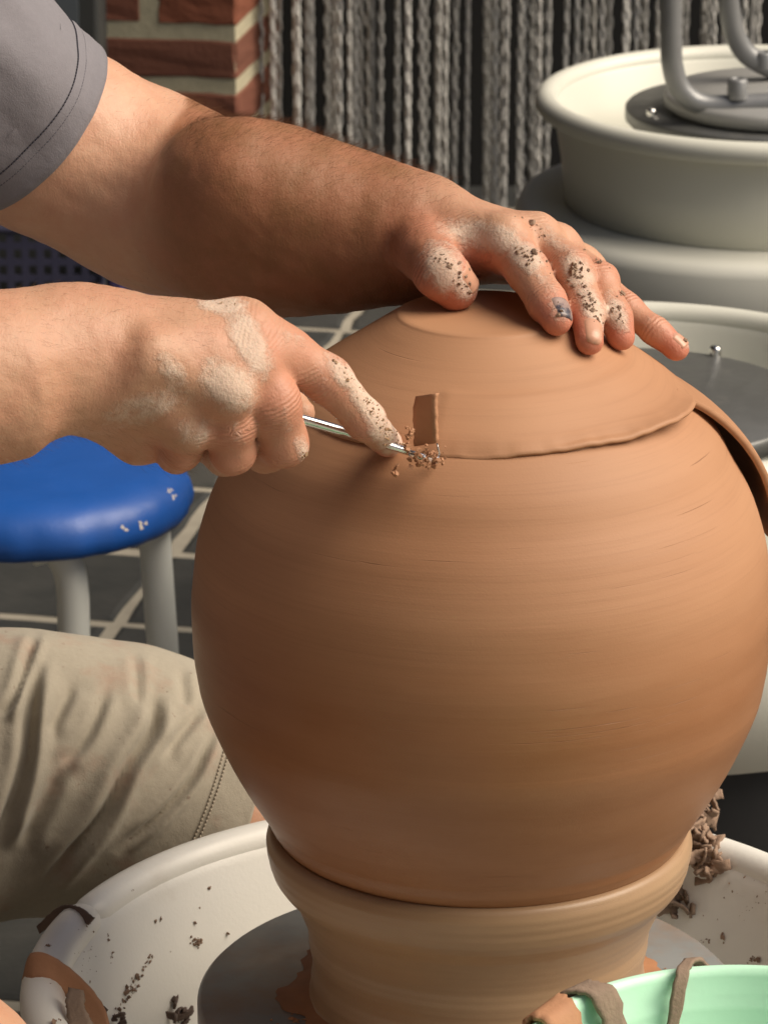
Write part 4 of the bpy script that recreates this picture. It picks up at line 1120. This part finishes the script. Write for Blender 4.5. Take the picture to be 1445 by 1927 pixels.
def ribbon_on(name, pts, wpx, th, mat, label, bv=None, lift=.003, jag=.03, wdir=None, sub=5, cat='clay trimming'):
    """pts: (px,py,Y) along the strip; wpx: (dx,dy,dY) across it"""
    A = []; B = []
    for i, t in enumerate(pts):
        wx_ = wpx[i] if isinstance(wpx, list) else wpx
        A.append(at_y(*t)); B.append(at_y(t[0] + wx_[0], t[1] + wx_[1], t[2] + wx_[2]))
    n = 30; A = spline(A, n); B = spline(B, n); v, f = strip(A, B, th, jag, sub, random.Random(len(label))); o0 = (A[0] + B[0]) / 2
    o = MB().add([p - o0 for p in v], f).build(name, mat, loc=o0); return tag(o, label, cat)
rimY = lambda px, py: at_z(px, py, WH + .014)[1]
y1 = rimY(60, 1800) - .016
ribbon_on('clay_ribbon', [(44, 1845, y1 + .004), (60, 1785 + 10, y1 + .002), (100, 1800, y1 - .004), (150, 1838, y1 - .012), (190, 1885, y1 - .022), (206, 1930, y1 - .034), (205, 1970, y1 - .045)],
          [(4, 20, -.006), (2, 48, -.010), (-8, 44, -.006), (-22, 40, 0), (-30, 30, 0), (-28, 16, 0), (-26, 10, 0)], .0014, M['ribbon'], 'broad brown clay ribbon looped over the white pan rim', jag=.02)
y2 = rimY(140, 1715)
ribbon_on('clay_ribbon', [(70, 1742, y2 + .016), (98, 1716, y2 + .012), (122, 1703, y2 + .006), (150, 1708, y2 - .002), (178, 1727, y2 - .010)], [(6, 14, 0), (6, 20, 0), (4, 20, 0), (-4, 18, 0), (-12, 14, 0)], .0014, M['ribbon_dark'], 'thin grey-brown clay strip lying on the white pan rim', jag=.06)
def on_pan(px, py, l=.0):
    p, n = hit(panbv, px, py); return (p if p is not None else at_z(px, py, WH - .05)) + np.array([0, 0, l])
def lump(name, pts, mat, label, s, n, seed, cat='clay scraps', crumple=1.0):
    """crumpled sheet scraps piled on the pan"""
    rnd = random.Random(seed); mb = MB()
    for _ in range(n):
        a = np.array(pts[rnd.randrange(len(pts))]); d = np.array([rnd.gauss(0, 1), rnd.gauss(0, 1), rnd.gauss(0, .9)]); d /= np.linalg.norm(d)
        e = np.cross(d, [rnd.gauss(0, 1), rnd.gauss(0, 1), rnd.gauss(0, 1)]); e /= np.linalg.norm(e)
        L = s * rnd.uniform(.7, 1.5); wdt = s * rnd.uniform(.3, .6); A = []; B = []
        bend = np.cross(d, e) * rnd.uniform(-.8, .8) * L * crumple; a = a + np.array([rnd.gauss(0, s * .25) for _ in range(3)])
        for i in range(9):
            t = i / 8 - .5; c = a + d * L * t + bend * (t * t * 2) + np.array([rnd.gauss(0, s * .02) for _ in range(3)])
            A.append(c - e * wdt / 2); B.append(c + e * wdt / 2)
        v, f = strip(A, B, .0014, .12, 3, rnd); mb.add(v, f)
    v = np.array(mb.v); o0 = np.array([v[:, 0].mean(), v[:, 1].mean(), v[:, 2].min()])
    o = MB().add(v - o0, mb.f).build(name, mat, loc=o0, smooth=True); return tag(o, label, cat, None, 'stuff')
pp = [on_pan(x, y, .006) for x, y in ((1318, 1535), (1322, 1560), (1308, 1580), (1312, 1605), (1325, 1630), (1335, 1655), (1300, 1620), (1295, 1590))]
lump('clay_scraps', pp, M['crumb'], 'crumpled brown clay scraps heaped on the pan rim right of the pot', .013, 60, 4)
pp = [on_pan(x, y, .004) for x, y in ((1268, 1690), (1285, 1700), (1295, 1720), (1275, 1715))]
lump('clay_scraps', pp, M['ribbon_grey'], 'grey clay scraps lying low in the pan beside the chuck', .011, 16, 5)
ribbon_on('clay_slab', [(130, 1862, y1 - .035), (126, 1890, y1 - .045), (132, 1930, y1 - .055), (140, 1970, y1 - .065)], [(30, 6, -.004), (34, 4, -.004), (44, 0, -.004), (50, 0, -.004)], .003, M['ribbon_grey'], 'dull brown torn clay slab leaning inside the pan', jag=.05)
pp = [on_pan(x, y, .003) for x, y in ((215, 1918), (225, 1924), (180, 1925))]
lump('clay_scraps', pp, M['ribbon_dark'], 'small dark clay scraps beside the torn slab', .008, 8, 6)
pp = [on_pan(x, y, .003) for x, y in ((330, 1895), (345, 1912), (335, 1920), (322, 1922), (352, 1910))]
lump('clay_scraps', pp, M['ribbon_dark'], 'dark clay curls beside the wheel head edge', .008, 8, 8)
# clay smeared where the chuck meets the head
mb = MB(); rnd = random.Random(21)
for k in range(150):
    a = rnd.uniform(-2.9, .3); r = .079 + abs(rnd.gauss(0, .012)); p = np.array([r * math.cos(a), r * math.sin(a), WH + .0004]); crumb(mb, p, np.array([0, 0, 1.]), rnd.uniform(.0006, .0024), .35)
tag(mb.build('slip_crumbs', M['slip'], smooth=False), 'orange clay crumbs around the foot of the buff chuck', 'clay crumbs', None, 'stuff')

from mathutils import noise as _nz
V = []; Fc = []; ns = 160
for j, fr in enumerate((0, .35, .7, 1.0)):
    for i in range(ns):
        a = 2 * math.pi * i / ns; ex = .006 + .020 * max(0, .35 + _nz.noise(Vector((math.cos(a) * 2.2, math.sin(a) * 2.2, 5.1)))) + .004 * _nz.noise(Vector((math.cos(a) * 14, math.sin(a) * 14, 1.3)))
        r = .0805 + fr * max(.002, ex); V.append((r * math.cos(a), r * math.sin(a), .0004 + .0022 * (1 - fr) ** 1.5 + .0003 * (1 - fr)))
for j in range(3):
    for i in range(ns): Fc.append((j * ns + i, j * ns + (i + 1) % ns, (j + 1) * ns + (i + 1) % ns, (j + 1) * ns + i))
MB().add(V, Fc).build('slip_skirt', M['slip'], ck)
# ================================================================== mint bucket
bc = at_y(1425, 2010, -.315); BR = rm(462, bc)
bk = empty('bucket', (bc[0], bc[1], WH - .092), 'mint green plastic bucket with clay trimmings over its rim', 'bucket')
bh = bc[2] - (WH - .092)
MB().add(*lathe([(0, .006), (BR * .80, .006), (BR * .84, .012), (BR - .010, bh - .022), (BR - .0085, bh - .0185), (BR - .0085, bh - .016), (BR - .0055, bh - .012), (BR - .0055, bh - .004), (BR - .004, bh - .001), (BR - .002, bh), (BR, bh - .001), (BR + .001, bh - .004), (BR + .001, bh - .012), (BR - .004, bh - .014), (BR * .86, .002), (BR * .84, 0), (0, 0)], 160)).build('wall', M['mint'], bk)
def on_bucket(ang, dz, dr): return np.array([bc[0] + (BR + dr) * math.cos(ang), bc[1] + (BR + dr) * math.sin(ang), bc[2] + dz])
def ang_at(px, py):
    p = at_z(px, py, bc[2]); return math.atan2(p[1] - bc[1], p[0] - bc[0])
def drape(a0, a1, mat, label, skew, ln=.07, seed=1, jag=.05):
    rnd = random.Random(seed); path = [(-.012, .0035), (-.004, .004), (.0015, .0015), (.0022, -.003), (.0, -.0085), (-.012, -.013), (-.03, -.0165), (-ln, -.024)]
    A = []; B = []
    for i, (dz, dr) in enumerate(path):
        s = skew * i / 7; A.append(on_bucket(a0 + s, dz, dr)); B.append(on_bucket(a1 + s, dz, dr))
    v, f = strip(spline(A, 26), spline(B, 26), .002, jag, 5, rnd); o0 = A[0]
    o = MB().add([p - o0 for p in v], f).build('clay_strip', mat, loc=o0); return tag(o, label, 'clay strip')
drape(ang_at(1048, 1890) , ang_at(1088, 1870), M['ribbon_grey'], 'ragged grey clay strip hanging beside the orange one in the mint bucket', -.25, seed=3, jag=.10)
drape(ang_at(1005, 1922), ang_at(1062, 1880), M['ribbon'], 'wide orange clay strip hung over the mint bucket rim', .05, seed=4)
drape(ang_at(1335, 1817), ang_at(1362, 1816), M['ribbon_grey'], 'narrow curved clay strip trailing down inside the mint bucket', .32, .06, seed=5, jag=.08)
